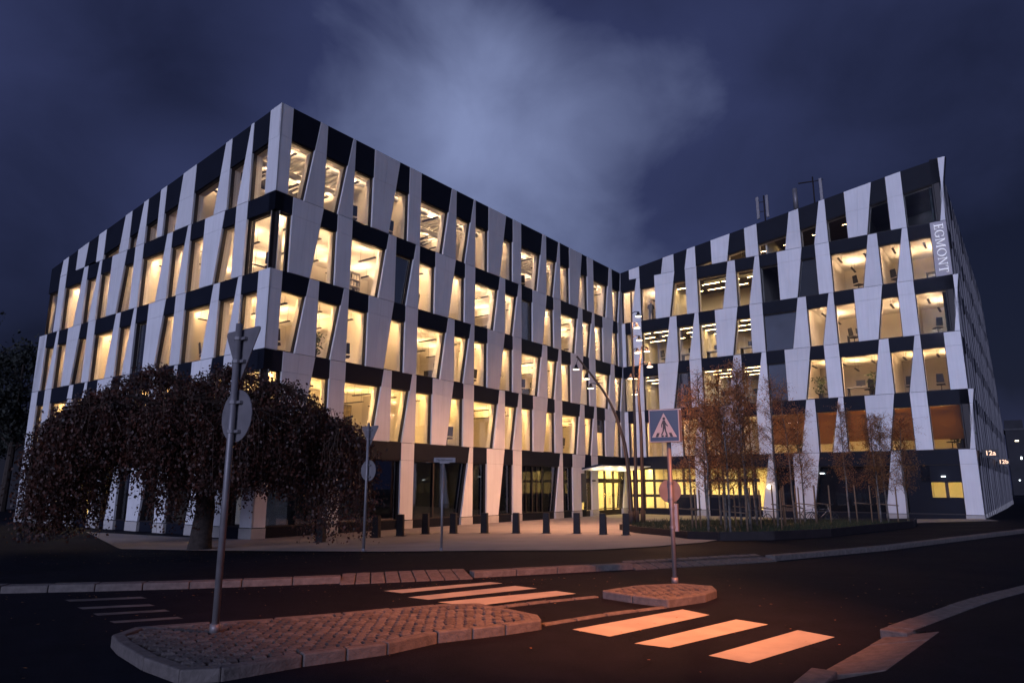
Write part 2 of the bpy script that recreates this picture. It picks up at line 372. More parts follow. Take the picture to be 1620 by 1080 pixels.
# light paving of the plaza
PL = [(-13.2, 24.6), (-10.3, 23.6), (-7.55, 22.9), (-4.0, 22.05), (-0.58, 21.9), (2.21, 21.5), (4.2, 22.6), (6.5, 24.6), (9.0, 28.5), (12.0, 34.0), (17.0, 37.5), (26.0, 38.5)]
PB = [(-20.0, 34.0), (-14.0, 30.6), (-10.6, 29.2), (-6.5, 34.9), (-2.0, 41.0), (2.0, 46.4), (5.0, 50.4), (8.97, 55.8), (12.0, 53.6), (16.0, 50.6), (21.0, 47.0), (27.5, 42.2)]
mb = MB(); vs_ = []; NS = 30
for (a, b) in zip(PL, PB):
    for s_ in range(NS + 1):
        t = s_ / NS; x = a[0] + (b[0] - a[0]) * t; y = a[1] + (b[1] - a[1]) * t
        vs_.append((x, y, zg(x, y) + 0.03))
mb.add(vs_, [(i * (NS + 1) + s_, (i + 1) * (NS + 1) + s_, (i + 1) * (NS + 1) + s_ + 1, i * (NS + 1) + s_ + 1) for i in range(len(PL) - 1) for s_ in range(NS)], 'plaza_paving')
tag(mb.build('plaza', smooth=True), kind='structure')

# kerbs: one stone after another
def stone_run(name, line, width, ztop, zbot, length, mt='granite', side=1, gap=0.012, skip=None):
    root = empty(name, (line[0][0], line[0][1], zbot)); tag(root, kind='structure')
    L0 = [Vector((p[0], p[1], 0)) for p in line]; k = 0
    acc = 0.0
    for i in range(len(L0) - 1):
        a, b = L0[i], L0[i + 1]; d = (b - a); ln = d.length; d.normalize(); nn = Vector((-d.y, d.x, 0)) * side
        m = max(1, round(ln / length)); st = ln / m
        for j in range(m):
            p = a + d * (st * j + gap / 2); q = a + d * (st * (j + 1) - gap / 2)
            if skip and skip((p + q) / 2): continue
            zt = ztop + random.uniform(-0.006, 0.006)
            w = width
            mbx = MB()
            ring = [p, q, q + nn * w, p + nn * w]
            if side < 0: ring = [q, p, p + nn * w, q + nn * w]
            c = (p + q) / 2; c.z = zbot
            mbx.hexa([(v.x, v.y, zbot) for v in ring] + [(v.x, v.y, zt) for v in ring], mt)
            o = mbx.build('kerb_stone', None, loc=(c.x, c.y, zbot), bevel=0.018 if c.length < 45 else 0)
            o.parent = root; o.matrix_parent_inverse = Matrix.Translation(-Vector(root.location))
    return root
def drop(p): return (-3.15 < p.x < -0.95) or (2.7 < p.x < 6.5)
near_k = [k for k in KERB if -31 < k[0] < 36]
stone_run('kerb', near_k, 0.30, 0.425, 0.05, 1.0, skip=drop)
def slabs(name, a0, a1, b0, b1, m):
    root = empty(name, (a0[0], a0[1], 0.2)); tag(root, kind='structure')
    for j in range(m):
        t0 = j / m + 0.004; t1 = (j + 1) / m - 0.004
        f = lambda A, B, t: Vector((A[0] + (B[0] - A[0]) * t, A[1] + (B[1] - A[1]) * t, A[2] + (B[2] - A[2]) * t))
        p = [f(a0, a1, t0), f(a0, a1, t1), f(b0, b1, t1), f(b0, b1, t0)]
        dz = random.uniform(-0.004, 0.004)
        mbx = MB(); mbx.hexa([(q.x, q.y, q.z - 0.2) for q in p] + [(q.x, q.y, q.z + dz) for q in p], 'granite')
        c = p[0]
        o = mbx.build('ramp_slab', None, loc=tuple(c), bevel=0.012); o.parent = root; o.matrix_parent_inverse = Matrix.Translation(-Vector(root.location))
    return root
slabs('dropped_kerb_west', (-3.29, 13.98, 0.325), (-0.78, 14.82, 0.325), (-3.40, 14.66, 0.432), (-1.02, 15.5, 0.432), 9)
slabs('dropped_kerb_east', (2.75, 16.35, 0.325), (6.60, 18.15, 0.325), (2.55, 17.05, 0.432), (6.3, 18.85, 0.432), 13)

# painted stripes
def stripe(name, q, cat_lbl):
    mb = MB(); mb.add([(x, y, ROAD + 0.004) for x, y in q], [(0, 1, 2, 3)], 'road_paint')
    return tag(mb.build(name), cat_lbl, 'road marking', None, 'structure')
for q in ([(0.79, 9.75), (1.22, 9.31), (2.88, 10.8), (2.6, 11.28)], [(1.46, 8.92), (1.83, 8.69), (3.48, 10.09), (3.16, 10.46)], [(2.18, 8.31), (2.52, 7.97), (4.02, 9.28), (3.73, 9.71)],
          [(-2.3, 13.19), (-1.93, 12.93), (-0.18, 14.19), (-0.43, 14.37)], [(-1.76, 12.46), (-1.38, 12.19), (0.46, 13.5), (0.06, 13.84)], [(-1.20, 11.95), (-0.62, 11.55), (1.12, 12.86), (0.79, 13.19)],
          [(-7.39, 12.19), (-7.19, 12.0), (-6.1, 12.33), (-6.3, 12.52)], [(-6.73, 11.45), (-6.55, 11.28), (-5.6, 11.6), (-5.78, 11.77)], [(-6.17, 10.91), (-6.01, 10.75), (-5.13, 11.11), (-5.29, 11.26)], [(-5.6, 10.32), (-5.45, 10.18), (-4.66, 10.52), (-4.81, 10.66)]):
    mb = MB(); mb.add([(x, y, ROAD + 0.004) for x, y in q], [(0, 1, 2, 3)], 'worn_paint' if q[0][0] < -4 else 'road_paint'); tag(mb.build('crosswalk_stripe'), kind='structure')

# traffic islands with setts
ISL1 = [(-4.71, 8.76), (-4.41, 8.36), (-3.78, 7.68), (-3.18, 7.18), (-2.8, 7.25), (-2.18, 7.82), (-1.39, 8.36), (-0.89, 8.94), (-0.08, 9.41), (0.39, 9.75), (0.35, 10.12), (-0.5, 11.12), (-1.16, 11.01), (-2.37, 10.27), (-3.18, 9.89), (-3.91, 9.62), (-4.69, 9.25)]
ISL2 = [(1.51, 12.36), (1.93, 11.87), (2.41, 11.42), (3.12, 11.94), (3.46, 12.43), (3.53, 12.96), (3.07, 13.29), (2.21, 13.04)]
def inside(poly, x, y):
    c = False; j = len(poly) - 1
    for i in range(len(poly)):
        xi, yi = poly[i]; xj, yj = poly[j]
        if (yi > y) != (yj > y) and x < (xj - xi) * (y - yi) / (yj - yi) + xi: c = not c
        j = i
    return c
def inset(poly, d):
    n = len(poly); cx = sum(p[0] for p in poly) / n; cy_ = sum(p[1] for p in poly) / n; r = []
    for i in range(n):
        a, b, c = poly[i - 1], poly[i], poly[(i + 1) % n]
        e1 = Vector((b[0] - a[0], b[1] - a[1])).normalized(); e2 = Vector((c[0] - b[0], c[1] - b[1])).normalized()
        nn = (Vector((-e1.y, e1.x)) + Vector((-e2.y, e2.x))).normalized()
        if nn.dot(Vector((cx - b[0], cy_ - b[1]))) < 0: nn = -nn
        r.append((b[0] + nn.x * d, b[1] + nn.y * d))
    return r
sett_mesh = []
for k in range(4):
    mbx = MB(); w, l, h = 0.052, 0.068, 0.05; j = lambda: random.uniform(-0.007, 0.007)
    b = [(-l, -w), (l, -w), (l, w), (-l, w)]
    lo = [(x + j(), y + j(), -0.03) for x, y in b]; hi = [(x * 0.9 + j(), y * 0.88 + j(), h - 0.012) for x, y in b]; tp = [(x * 0.66 + j(), y * 0.62 + j(), h + j() * 0.5) for x, y in b]
    mbx.add(lo + hi + tp, [(0, 1, 5, 4), (1, 2, 6, 5), (2, 3, 7, 6), (3, 0, 4, 7), (4, 5, 9, 8), (5, 6, 10, 9), (6, 7, 11, 10), (7, 4, 8, 11), (8, 9, 10, 11)], 'granite' if k % 2 else 'granite_dark')
    o = mbx.build('sett_model'); sett_mesh.append(o.data); bpy.data.objects.remove(o)
def island(name, poly, limit, ang):
    # kerb ring
    root = stone_run(name, poly + [poly[0]], 0.14, 0.425, 0.1, 0.62, 'granite', side=1)
    inn = inset(poly, 0.13)
    mb = MB(); ccw = inn
    mb.prism([(x, y, 0.385) for x, y in ccw], (0, 0, 0.3), 'mortar')
    o = mb.build('sett_bed'); o.parent = root; o.matrix_parent_inverse = Matrix.Translation(-Vector(root.location))
    inn2 = inset(poly, 0.17)
    ca, sa = math.cos(ang), math.sin(ang); spots = []
    for i in range(-70, 70):
        for jx in range(-50, 50):
            a = jx * 0.15 + (i % 2) * 0.075 + random.uniform(-0.008, 0.008); bq = i * 0.116 + random.uniform(-0.006, 0.006)
            x = poly[0][0] + 2.5 + a * ca - bq * sa; y = poly[0][1] + 1.0 + a * sa + bq * ca
            if inside(inn2, x, y): spots.append((math.hypot(x, y), x, y))
    spots.sort(); rest = MB()
    for q, (dd, x, y) in enumerate(spots):
        zz = 0.38 + random.uniform(-0.008, 0.008); rz = ang + random.uniform(-0.06, 0.06); me = sett_mesh[random.randrange(4)]
        if q < limit:
            o = bpy.data.objects.new('sett', me); col.objects.link(o); o.location = (x, y, zz); o.rotation_euler = (random.uniform(-.04, .04), random.uniform(-.04, .04), rz)
            o.parent = root; o.matrix_parent_inverse = Matrix.Translation(-Vector(root.location))
        else:
            mt = Matrix.Translation((x, y, zz)) @ Matrix.Rotation(rz, 4, 'Z')
            rest.add([mt @ v.co for v in me.vertices], [tuple(f.vertices) for f in me.polygons], me.materials[0].name)
    if rest.f:
        o = rest.build('setts'); tag(o, kind='stuff'); o.parent = root; o.matrix_parent_inverse = Matrix.Translation(-Vector(root.location))
    return root
island('traffic_island_west', ISL1, 300, R(36))
island('traffic_island_east', ISL2, 140, R(36))
stone_run('flush_kerb_south', [(0.44, 9.98), (1.38, 10.72), (2.40, 11.40)], 0.12, 0.325, 0.1, 0.5, side=1)
stone_run('flush_kerb_north', [(-0.42, 11.2), (0.61, 11.92), (1.47, 12.42)], 0.12, 0.325, 0.1, 0.5, side=1)

# near pavement on the camera's side, right hand
NB = [(9.9, 13.75), (9.16, 13.15), (7.28, 11.68), (5.66, 10.23), (4.55, 9.22)]
NE = [(10.1, 13.45), (8.75, 12.58), (6.78, 10.9), (5.53, 9.81), (4.83, 9.13)]
EXT = [(26, 28.5), (17, 20.0), (12.6, 16.1)]
raw = [Vector((x, y, 0)) for x, y in EXT + NB]; line = []
for i in range(len(raw) - 1):
    p0, p1, p2, p3 = raw[max(0, i - 1)], raw[i], raw[i + 1], raw[min(len(raw) - 1, i + 2)]
    for j in range(4):
        t = j / 4; q = ((2 * p1) + (p2 - p0) * t + (2 * p0 - 5 * p1 + 4 * p2 - p3) * t * t + (3 * p1 - p0 - 3 * p2 + p3) * t ** 3) * 0.5; line.append((q.x, q.y))
line.append((raw[-1].x, raw[-1].y))
stone_run('near_kerb', line, 0.32, 0.415, 0.1, 0.95, side=1, gap=0.006)
mb = MB()
edge = [(26.2, 28.2), (17.2, 19.7), (12.8, 15.8)] + NE + [(5.21, 9.07), (3.59, 7.23), (2.95, 6.9), (2.2, 6.1), (0.5, 3.6), (-2, 0)]
loop = edge + [(-2, -8), (40, -8), (40, 28)]
mb.add([(x, y, 0.405) for x, y in loop], [tuple(range(len(loop)))[::-1]], 'asphalt_walk'); tag(mb.build('near_pavement'), kind='structure')
slabs('near_ramp', (4.60, 9.22, 0.318), (2.95, 7.38, 0.318), (5.21, 9.07, 0.41), (3.59, 7.23, 0.41), 4)
stone_run('near_kerb_south', [(2.93, 7.36), (2.45, 6.7), (1.2, 5.0)], 0.24, 0.415, 0.1, 0.9, side=1)

# ------------------------------------------------------------------ the office building
BLD = empty('office_building', tuple(C1))
tag(BLD, 'large office block with slanting white and black facade panels and lit windows', 'building')
def bpart(mb, name, **kw):
    o = mb.build(name, **kw); o.parent = BLD; o.matrix_parent_inverse = Matrix.Translation(-C1); return o
def spart(mb, name, parent, **kw):
    o = mb.build(name, **kw); o.parent = parent; o.matrix_parent_inverse = parent.matrix_parent_inverse.copy() if parent.parent is None else Matrix.Identity(4)
    # parent meshes are built in world space at the origin, so children keep world coordinates
    return o
PER = {'A': 9.7, 'B': 9.6, 'C': 9.61, 'D': 9.6}
PH = {'A': {0: 16.17, 1: 20.97}, 'B': {0: -1.28, 1: 3.54}, 'C': {0: 5.63, 1: 0.81}, 'D': {0: 0.4, 1: 5.2}}
LEN = {'A': LA, 'B': LB, 'C': LC, 'D': LD}
LIN = 0.88
def level_panels(F, k):
    """white panels of a storey: (l0, lslope, r0, rslope, kind) with u = l0 + slope*(z - zref)"""
    per = PER[F]; ph = PH[F][k % 2]; L = LEN[F]; out = []
    for j in range(-8, 9):
        s0 = ph + j * per
        for (a, sa, b, sb, kd) in ((0, 0, 0.92, 0, 'S'), (2.82, 0.161, 3.93, 0, 'N'), (4.80, 0.175, 5.72, 0, 'M'), (7.0, 0.003, 8.17, 0.156, 'W')):
            l, r = s0 + a, s0 + b
            if r < 0.05 or l > L - 0.05: continue
            out.append([l, sa, r, sb, kd])
    out.sort()
    res = []
    for p in out:
        if F == 'B' and k % 2 == 0 and p[2] < 1.0: continue
        if F == 'B' and k % 2 == 0 and p[4] == 'W' and p[0] < 0: continue
        if F == 'A' and k % 2 == 0 and p[2] > LA - 0.05: p = [23.17, 0, LA, 0, 'K']
        if F == 'A' and k % 2 == 1 and p[2] > LA: continue
        if F == 'C' and p[2] > LC - 0.02: p = [p[0], p[1], LC, 0, 'K']
        if F == 'C' and k % 2 == 0 and p[0] < 0: p = [0.0, 0, p[2], p[3], p[4]]
        if k == 0:
            if F == 'B' and (p[4] == 'N' or (p[4] == 'W' and p[0] < 9)): continue
            if F == 'C' and ((p[4] == 'S' and p[0] > 9) or (p[4] == 'N' and p[0] < 15) or (p[4] == 'M' and p[0] > 15) or p[0] < 4): continue
        if F == 'A' and k == 4 and p[0] < 1.0: continue
        if F == 'A' and k == 4 and 13.2 < p[0] < 13.7: p = [13.48, 0, 14.08, 0, 'S']
        if F == 'A' and k == 4 and 15.9 < p[0] < 16.5: p = [15.35, 0.12, 16.95, 0, 'W']
        if F == 'D' and (p[2] > LD or (k % 2 == 1 and p[0] < 0.6)): continue
        res.append(p)
    if F == 'B' and k % 2 == 0: res.insert(0, [0.0, 0, 0.64, 0, 'K'])
    if F == 'B' and k % 2 == 1: res.append([32.25, 0, LB, 0, 'K'])
    if F == 'B' and k in (2, 4): res.append([32.40, 0.13, LB, 0, 'M'])
    if F == 'A' and k <= 2: res.insert(0, [-0.42, 0, 0.5, 0, 'K'])
    if F == 'A' and k <= 2: res = [p for p in res if not (p[4] == 'W' and p[0] < -0.1) and not (0.1 < p[0] < 1.0 and p[4] != 'K')]
    if F == 'C' and k in (1, 3): res.insert(0, [0.0, 0, 0.30, 0, 'K'])
    res.sort()
    return res
def zref(k): return Z1 - S if k == 0 else zk(k)
def edge_u(e, s_, z, k): return e + s_ * (z - zref(k))
def solve_top(F, e, s_, k, zfun):
    z = zfun(e)
    for _ in range(6): z = zfun(edge_u(e, s_, z, k))
    return z
TOPLEV = {'A': 4, 'B': 4, 'C': 5, 'D': 5}
def top_fun(F, k):
    if k == TOPLEV[F]: return lambda u: roofz(F, min(max(u, 0), LEN[F]))
    return lambda u: min(zk(k + 1), roofz(F, min(max(u, 0), LEN[F])))
def lin_fun(F, k):
    t = top_fun(F, k)
    if k == TOPLEV[F]: return lambda u: max(t(u) - 1.58, zk(k) + 0.0)
    if k == 0: return lambda u: 3.42
    return lambda u: t(u) - LIN
G = 0.014
WIN = []       # (F,k,index,poly,u0,u1)
def polyP(F, q, w): return [P(F, u, w, z) for u, z in q]
side_root_windows = MB()
for F in 'ABCD':
    nrm = FAC[F][2]
    for k in range(0, TOPLEV[F] + 1):
        pans = level_panels(F, k); zb = zk(k); tf = top_fun(F, k); lf = lin_fun(F, k)
        last = len(pans)
        # white panels
        for (l, sl, r, sr, kd) in pans:
            if F == 'D' and tf((l + r) / 2) < zb + 0.5: continue
            zt_l = solve_top(F, l, sl, k, tf) - G; zt_r = solve_top(F, r, sr, k, tf) - G
            if zt_l <= zb + 0.12: continue
            mb = MB(); z0 = zb + G
            def strip(a, b, zlo_a, zlo_b, zhi_a, zhi_b, fa, fb):
                # quad piece between fractional positions fa..fb across the panel
                def U(f, z): return edge_u(l, sl, z, k) * (1 - f) + edge_u(r, sr, z, k) * f
                q = [(U(fa, zlo_a), zlo_a), (U(fb, zlo_b), zlo_b), (U(fb, zhi_b), zhi_b), (U(fa, zhi_a), zhi_a)]
                mb.prism(polyP(F, q, 0.0), nrm * 0.10, 'sign_panel' if (F == 'C' and k == 4 and l > 22) else ('clad_dimmed' if F == 'D' else 'white_panel'), 'clad_dimmed' if F == 'D' else 'panel_side')
            zl = lf((l + r) / 2)
            wide = (r - l) > 1.05 and kd == 'W'
            cols = [(0, 0.4975), (0.5025, 1)] if wide else [(0, 1)]
            cut = zb + 0.3 < zl < min(zt_l, zt_r) - 0.3
            for (fa, fb) in cols:
                if cut:
                    strip(l, r, z0, z0, zl - 0.005, zl - 0.005, fa, fb)
                    za = zt_l * (1 - fa) + zt_r * fa; zb2 = zt_l * (1 - fb) + zt_r * fb
                    strip(l, r, zl + 0.005, zl + 0.005, za, zb2, fa, fb)
                else:
                    za = zt_l * (1 - fa) + zt_r * fa; zb2 = zt_l * (1 - fb) + zt_r * fb
                    strip(l, r, z0, z0, za, zb2, fa, fb)
            # dark pier behind
            i_ = 0.045
            q = [(edge_u(l, sl, zb, k) + i_, zb), (edge_u(r, sr, zb, k) - i_, zb), (edge_u(r, sr, zt_r, k) - i_, zt_r + G), (edge_u(l, sl, zt_l, k) + i_, zt_l + G)]
            if kd == 'K' and F in 'AC' and r > LEN[F] - 0.1: q[1] = (r - 0.106, zb); q[2] = (r - 0.106, zt_r + G)
            if kd == 'K' and F in 'B' and l < 0.1: q[0] = (l + 0.106, zb); q[3] = (l + 0.106, zt_l + G)
            mb.prism(polyP(F, q, -0.104), nrm * 0.40, 'dark_panel')
            if k == 0:
                q = [(edge_u(l, sl, 0.45, 0) - 0.02, GZ), (edge_u(r, sr, 0.45, 0) + 0.02, GZ), (edge_u(r, sr, 0.45, 0) + 0.02, 0.43), (edge_u(l, sl, 0.45, 0) - 0.02, 0.43)]
                mb.prism(polyP(F, q, 0.015), nrm * 0.40, 'plinth')
            bpart(mb, 'facade_panel')
        # openings between panels
        L = LEN[F]
        gaps = []
        prev = (0.0, 0.0, True)
        if F == 'A' and k > 2: prev = (0.0, 0.0, True)
        for (l, sl, r, sr, kd) in pans:
            if l > prev[0] + 0.15: gaps.append((prev[0], prev[1], l, sl))
            prev = (r, sr, False)
        if prev[0] < L - 0.15: gaps.append((prev[0], prev[1], L, 0.0))
        for gi, (a, sa, b, sb) in enumerate(gaps):
            mid = (a + b) / 2
            if tf(mid) < zb + 0.3: continue
            za, zb_ = solve_top(F, a, sa, k, tf), solve_top(F, b, sb, k, tf)
            la, lb = solve_top(F, a, sa, k, lf), solve_top(F, b, sb, k, lf)
            c_l = 0.03 if a <= 0.01 else 0.0
            end_l = (F in 'BD' and a <= 0.01); end_r = (F in 'AC' and b >= L - 0.01)
            # lintel
            dx0 = 0.022 if end_l else 0.0; dx1 = -0.022 if end_r else 0.0
            q = [(edge_u(a, sa, la, k) + dx0, la), (edge_u(b, sb, lb, k) + dx1, lb), (edge_u(b, sb, zb_, k) + dx1, zb_ - 0.004), (edge_u(a, sa, za, k) + dx0, za - 0.004)]
            mb = MB(); mb.prism(polyP(F, q, -0.022), nrm * 0.46, 'dark_panel'); bpart(mb, 'spandrel_panel')
            if max(la, lb) < zb + 0.12: continue
            la, lb = max(la, zb + 0.02), max(lb, zb + 0.02)
            op = [(edge_u(a, sa, zb, k) + c_l, zb), (edge_u(b, sb, zb, k), zb), (edge_u(b, sb, lb, k), lb), (edge_u(a, sa, la, k) + c_l, la)]
            if F == 'D':
                mb = MB(); mb.prism(polyP(F, op, -0.40), nrm * 0.03, 'glass_dark'); bpart(mb, 'side_pane'); continue
            # frame: ring between opening and inner opening
            fw = 0.045
            fl = 0.26 if (F == 'A' and False) else fw
            inn = [(op[0][0] + fw, zb + 0.05), (op[1][0] - fw, zb + 0.05), (op[2][0] - fw, lb - fw), (op[3][0] + fw, la - fw)]
            if inn[1][0] - inn[0][0] < 0.05 or inn[2][1] < inn[1][1] + 0.02 or inn[3][1] < inn[0][1] + 0.02: continue
            if end_l: inn[0] = (0.30, inn[0][1]); inn[3] = (0.30, inn[3][1])
            if end_r: inn[1] = (L - 0.30, inn[1][1]); inn[2] = (L - 0.30, inn[2][1])
            mb = MB(); o1 = polyP(F, op, -0.106); o2 = polyP(F, op, -0.58); i1 = polyP(F, inn, -0.106); i2 = polyP(F, inn, -0.27); i3 = polyP(F, inn, -0.58)
            if end_l or end_r:   # corner glazing: slim frame set at the glass line
                o1 = polyP(F, op, -0.21); i1 = polyP(F, inn, -0.21)
                o2 = polyP(F, op, -0.29); i3 = polyP(F, inn, -0.29)
            mb.add(o1 + i1, [(0, 1, 5, 4), (1, 2, 6, 5), (2, 3, 7, 6), (3, 0, 4, 7)], 'dark_frame')
            mb.add(i1 + i2, [(0, 1, 5, 4), (1, 2, 6, 5), (2, 3, 7, 6), (3, 0, 4, 7)], 'dark_frame')
            mb.add(i2 + i3, [(0, 1, 5, 4), (1, 2, 6, 5), (2, 3, 7, 6), (3, 0, 4, 7)], 'cream_wall' if k else 'dark_frame')
            mb.add(o2 + i3, [(4, 5, 1, 0), (5, 6, 2, 1), (6, 7, 3, 2), (7, 4, 0, 3)], 'cream_wall')
            wo = bpart(mb, 'window')
            mg = MB(); gz = polyP(F, inn, -0.235)
            mg.prism(gz, nrm * 0.02, 'glass_dark' if (k == 0 and F == 'B' and mid < 26) else 'glass')
            po = mg.build('pane'); po.parent = wo
            WIN.append((F, k, gi, inn, mid, wo))
print('windows', len(WIN))

# corner posts where glass meets at the corner, and building shell
for k in (1, 3):
    mb = MB(); p = C1 + bV * 0.25 - cV * 0.25
    mb.box((p.x, p.y, (zk(k) + zk(k + 1)) / 2), (0.12, 0.12, S - 0.1), 'dark_frame', -TH + math.pi / 2); bpart(mb, 'corner_post')
    p = C1 + bV * 1.0 - cV * 1.15
    mb = MB(); mb.box((p.x, p.y, (zk(k) + zk(k + 1)) / 2), (0.36, 0.36, S - 0.4), 'cream_wall', -TH); bpart(mb, 'column')
for k in (1, 3, 5):
    mb = MB(); p = C3 + bV * 0.30 - cV * 0.30
    mb.box((p.x, p.y, (zk(k) + min(zk(k + 1), ZC)) / 2), (0.40, 0.40, S - 0.1), 'dark_frame', -TH); bpart(mb, 'corner_post')

def quadprism(name, pts, off, mt): mb = MB(); mb.prism(pts, off, mt); return bpart(mb, name)
def slab_poly(z, F, u0, u1, d0, d1): return [P(F, u0, -d1, z), P(F, u0, -d0, z), P(F, u1, -d0, z), P(F, u1, -d1, z)]
DEP = 6.2
# floors and ceilings
CEIL = {0: 0.45, 1: 0.52, 2: 0.52, 3: 0.52, 4: 0.35, 5: 0.3}
for k in range(0, 5):
    z = zk(k) if k else 0.02
    cm = 'white_ceiling'
    for (F, u0, u1, d0, d1) in (('B', 0.46, LB - 0.0, 0.46, DEP), ('A', 0.4, LA - DEP - 0.01, 0.46, DEP)):
        mb = MB(); mb.prism(slab_poly(z + 0.02, F, u0, u1, d0, d1), (0, 0, 0.30), 'carpet'); bpart(mb, 'floor_slab')
for k in range(0, 6):
    z = zk(k) if k else 0.02
    mb = MB(); mb.prism(slab_poly(z + 0.02, 'C', 0.05, LC - 0.46, 0.46, DEP + 0.6), (0, 0, 0.30), 'carpet'); bpart(mb, 'floor_slab')
def cz(F, k, u):      # ceiling height
    if k == 0: return 3.75
    if F == 'C' and k == 5: return roofz('C', u) - 0.9
    if F == 'A' and k == 4: return min(zk(5) - 0.42, roofz('A', u) - 0.55)
    return zk(k + 1) - CEIL[k]
def ceil_piece(F, k, u0, u1, d0, d1, mt):
    pts = [P(F, u0, -d1, cz(F, k, u0) + 0.05), P(F, u0, -d0, cz(F, k, u0) + 0.05), P(F, u1, -d0, cz(F, k, u1) + 0.05), P(F, u1, -d1, cz(F, k, u1) + 0.05)]
    quadprism('ceiling', pts, (0, 0, 0.05), mt)
# roof covers
mb = MB()
a0, a1 = C0, C1; e0, e1 = C0 + bV * 32.9, C1 + bV * 32.9
ins = 0.12
q = [P('A', 0.1, -ins, ZA - 0.1), P('A', LA - ins, -ins, ZR - 0.1), P('A', LA - ins, -32.9, ZR - 0.1), P('A', 0.1, -32.9, ZA - 0.1)]
mb.prism(q, (0, 0, 0.2), 'roofing'); bpart(mb, 'roof')
mb = MB(); q = [P('C', 0.0, -ins, ZR - 0.1), P('C', LC - ins, -ins, ZC - 0.1), P('C', LC - ins, -42, ZC - 0.1), P('C', 0.0, -42, ZR - 0.1)]
mb.prism(q, (0, 0, 0.2), 'roofing'); bpart(mb, 'roof')
mb = MB(); q = [P('C', 2, -42.01, ZC - 0.1), P('C', LC - ins, -42.01, ZC - 0.1), P('C', LC - ins, -58, 7.6), P('C', 2, -58, 7.6)]
mb.prism(q, (0, 0, 0.2), 'roofing'); bpart(mb, 'roof')
mb = MB(); q = [P('A', 0, -0.5, GZ), P('A', 0, -0.5, ZA - 0.3), P('A', 0, -32.8, ZA - 0.3), P('A', 0, -32.8, GZ)]
mb.prism(q, -cV * 0.3, 'dark_panel'); bpart(mb, 'end_wall')
mb = MB(); q = [P('A', 0, -32.8, GZ), P('A', LA - 6.4, -32.8, GZ), P('A', LA - 6.4, -32.8, ZR - 1.2), P('A', 0, -32.8, ZA - 0.3)]
mb.prism(q, bV * 0.3, 'dark_panel'); bpart(mb, 'rear_wall')
# end return of the lower storeys at the far left
mb = MB(); q = [P('A', -0.40, -0.12, GZ), P('A', 0.0, -0.12, GZ), P('A', 0.0, -0.12, zk(3) - 0.05), P('A', -0.40, -0.12, zk(3) - 0.05)]
mb.prism(q, -bV * 30.0, 'dark_panel'); bpart(mb, 'end_wall')
# inner wall behind D facade
mb = MB(); q = [P('D', 0.5, -0.62, GZ), P('D', 58, -0.62, GZ), P('D', 58, -0.62, 7.3), P('D', 42, -0.62, ZC - 0.4), P('D', 0.5, -0.62, ZC - 0.4)]
mb.prism(q, cV * 0.1, 'dark_panel'); bpart(mb, 'side_wall')
# base strip under windows of ground floor
for F in 'ABC':
    u0, u1 = 0.12, LEN[F] - 0.12
    if F == 'B': u1 = 26.8
    mb = MB(); mb.prism([P(F, u0, -0.13, GZ), P(F, u1, -0.13, GZ), P(F, u1, -0.13, 0.445), P(F, u0, -0.13, 0.445)], FAC[F][2] * 0.3, 'dark_panel'); bpart(mb, 'base_strip')

# back walls of the rooms
for F, u0, u1, tl in (('B', 6.3, LB - 0.02, 4), ('A', 0.4, LA - DEP, 4), ('C', 0.05, LC - 0.5, 5)):
    for k in range(0, tl + 1):
        if F == 'C' and k == 5: u0 = 6.0
        zlo = zk(k) if k else 0.0; d = DEP if F != 'C' else DEP + 0.6
        mt = ('cream_wall', 'cream_wall', 'cream_wall_b', 'cream_wall', 'cream_wall', 'grey_wall')[k] if F != 'C' else ('cream_wall_b', 'cream_wall_b', 'grey_wall', 'cream_wall_b', 'cream_wall_b', 'grey_wall')[k]
        q = [P(F, u0, -d, zlo), P(F, u1, -d, zlo), P(F, u1, -d, cz(F, k, u1) + 0.1), P(F, u0, -d, cz(F, k, u0) + 0.1)]
        quadprism('room_wall', q, FAC[F][2] * 0.12, mt)

# closing walls at the inner corner
for k in range(0, 6):
    zlo = zk(k) if k else 0.0
    if k < 5:
        q = [P('B', LB - 0.05, -0.5, zlo), P('B', LB - 0.05, -0.5, cz('B', k, LB) + 0.1), P('B', LB - 0.05, -DEP, cz('B', k, LB) + 0.1), P('B', LB - 0.05, -DEP, zlo)]
        quadprism('room_wall', q, -bV * 0.1, 'cream_wall')
    q = [P('C', 0.02, -0.5, zlo), P('C', 0.02, -DEP - 0.6, zlo), P('C', 0.02, -DEP - 0.6, cz('C', k, 0) + 0.1), P('C', 0.02, -0.5, cz('C', k, 0) + 0.1)]
    quadprism('room_wall', q, cV * 0.1, 'cream_wall')
# rooms: partitions, ceilings, pendant lamps
def lamp(F, k, u, d, zc, mt, ln=1.5, up=True, along=False, drop=0.72, wd=0.13):
    o, t, nn = FAC[F]; ax = t if along else nn; sx = nn if along else t
    c = P(F, u, -d, zc - drop)
    mb = MB()
    def ring(z, h): return [c + ax * (a * ln / 2) + sx * (b * wd / 2 * h) + Vector((0, 0, z)) for a, b in ((-1, -1), (1, -1), (1, 1), (-1, 1))]
    lo, hi = ring(0, 1), ring(0.05, 1)
    sgn = ax.cross(sx).z
    if sgn < 0: lo = lo[::-1]; hi = hi[::-1]
    mb.add(lo + hi, [(0, 1, 5, 4), (1, 2, 6, 5), (2, 3, 7, 6), (3, 0, 4, 7)], 'black_plastic')
    mb.add(lo + hi, [(3, 2, 1, 0)], 'black_plastic' if up else mt); mb.add(lo + hi, [(4, 5, 6, 7)], mt if up else 'black_plastic')
    for s_ in (-0.4, 0.4):
        e = c + ax * (ln * s_); mb.tube([e + Vector((0, 0, 0.05)), e + Vector((0, 0, drop))], 0.008, 'black_plastic', 4, False)
    bpart(mb, 'pendant_lamp')
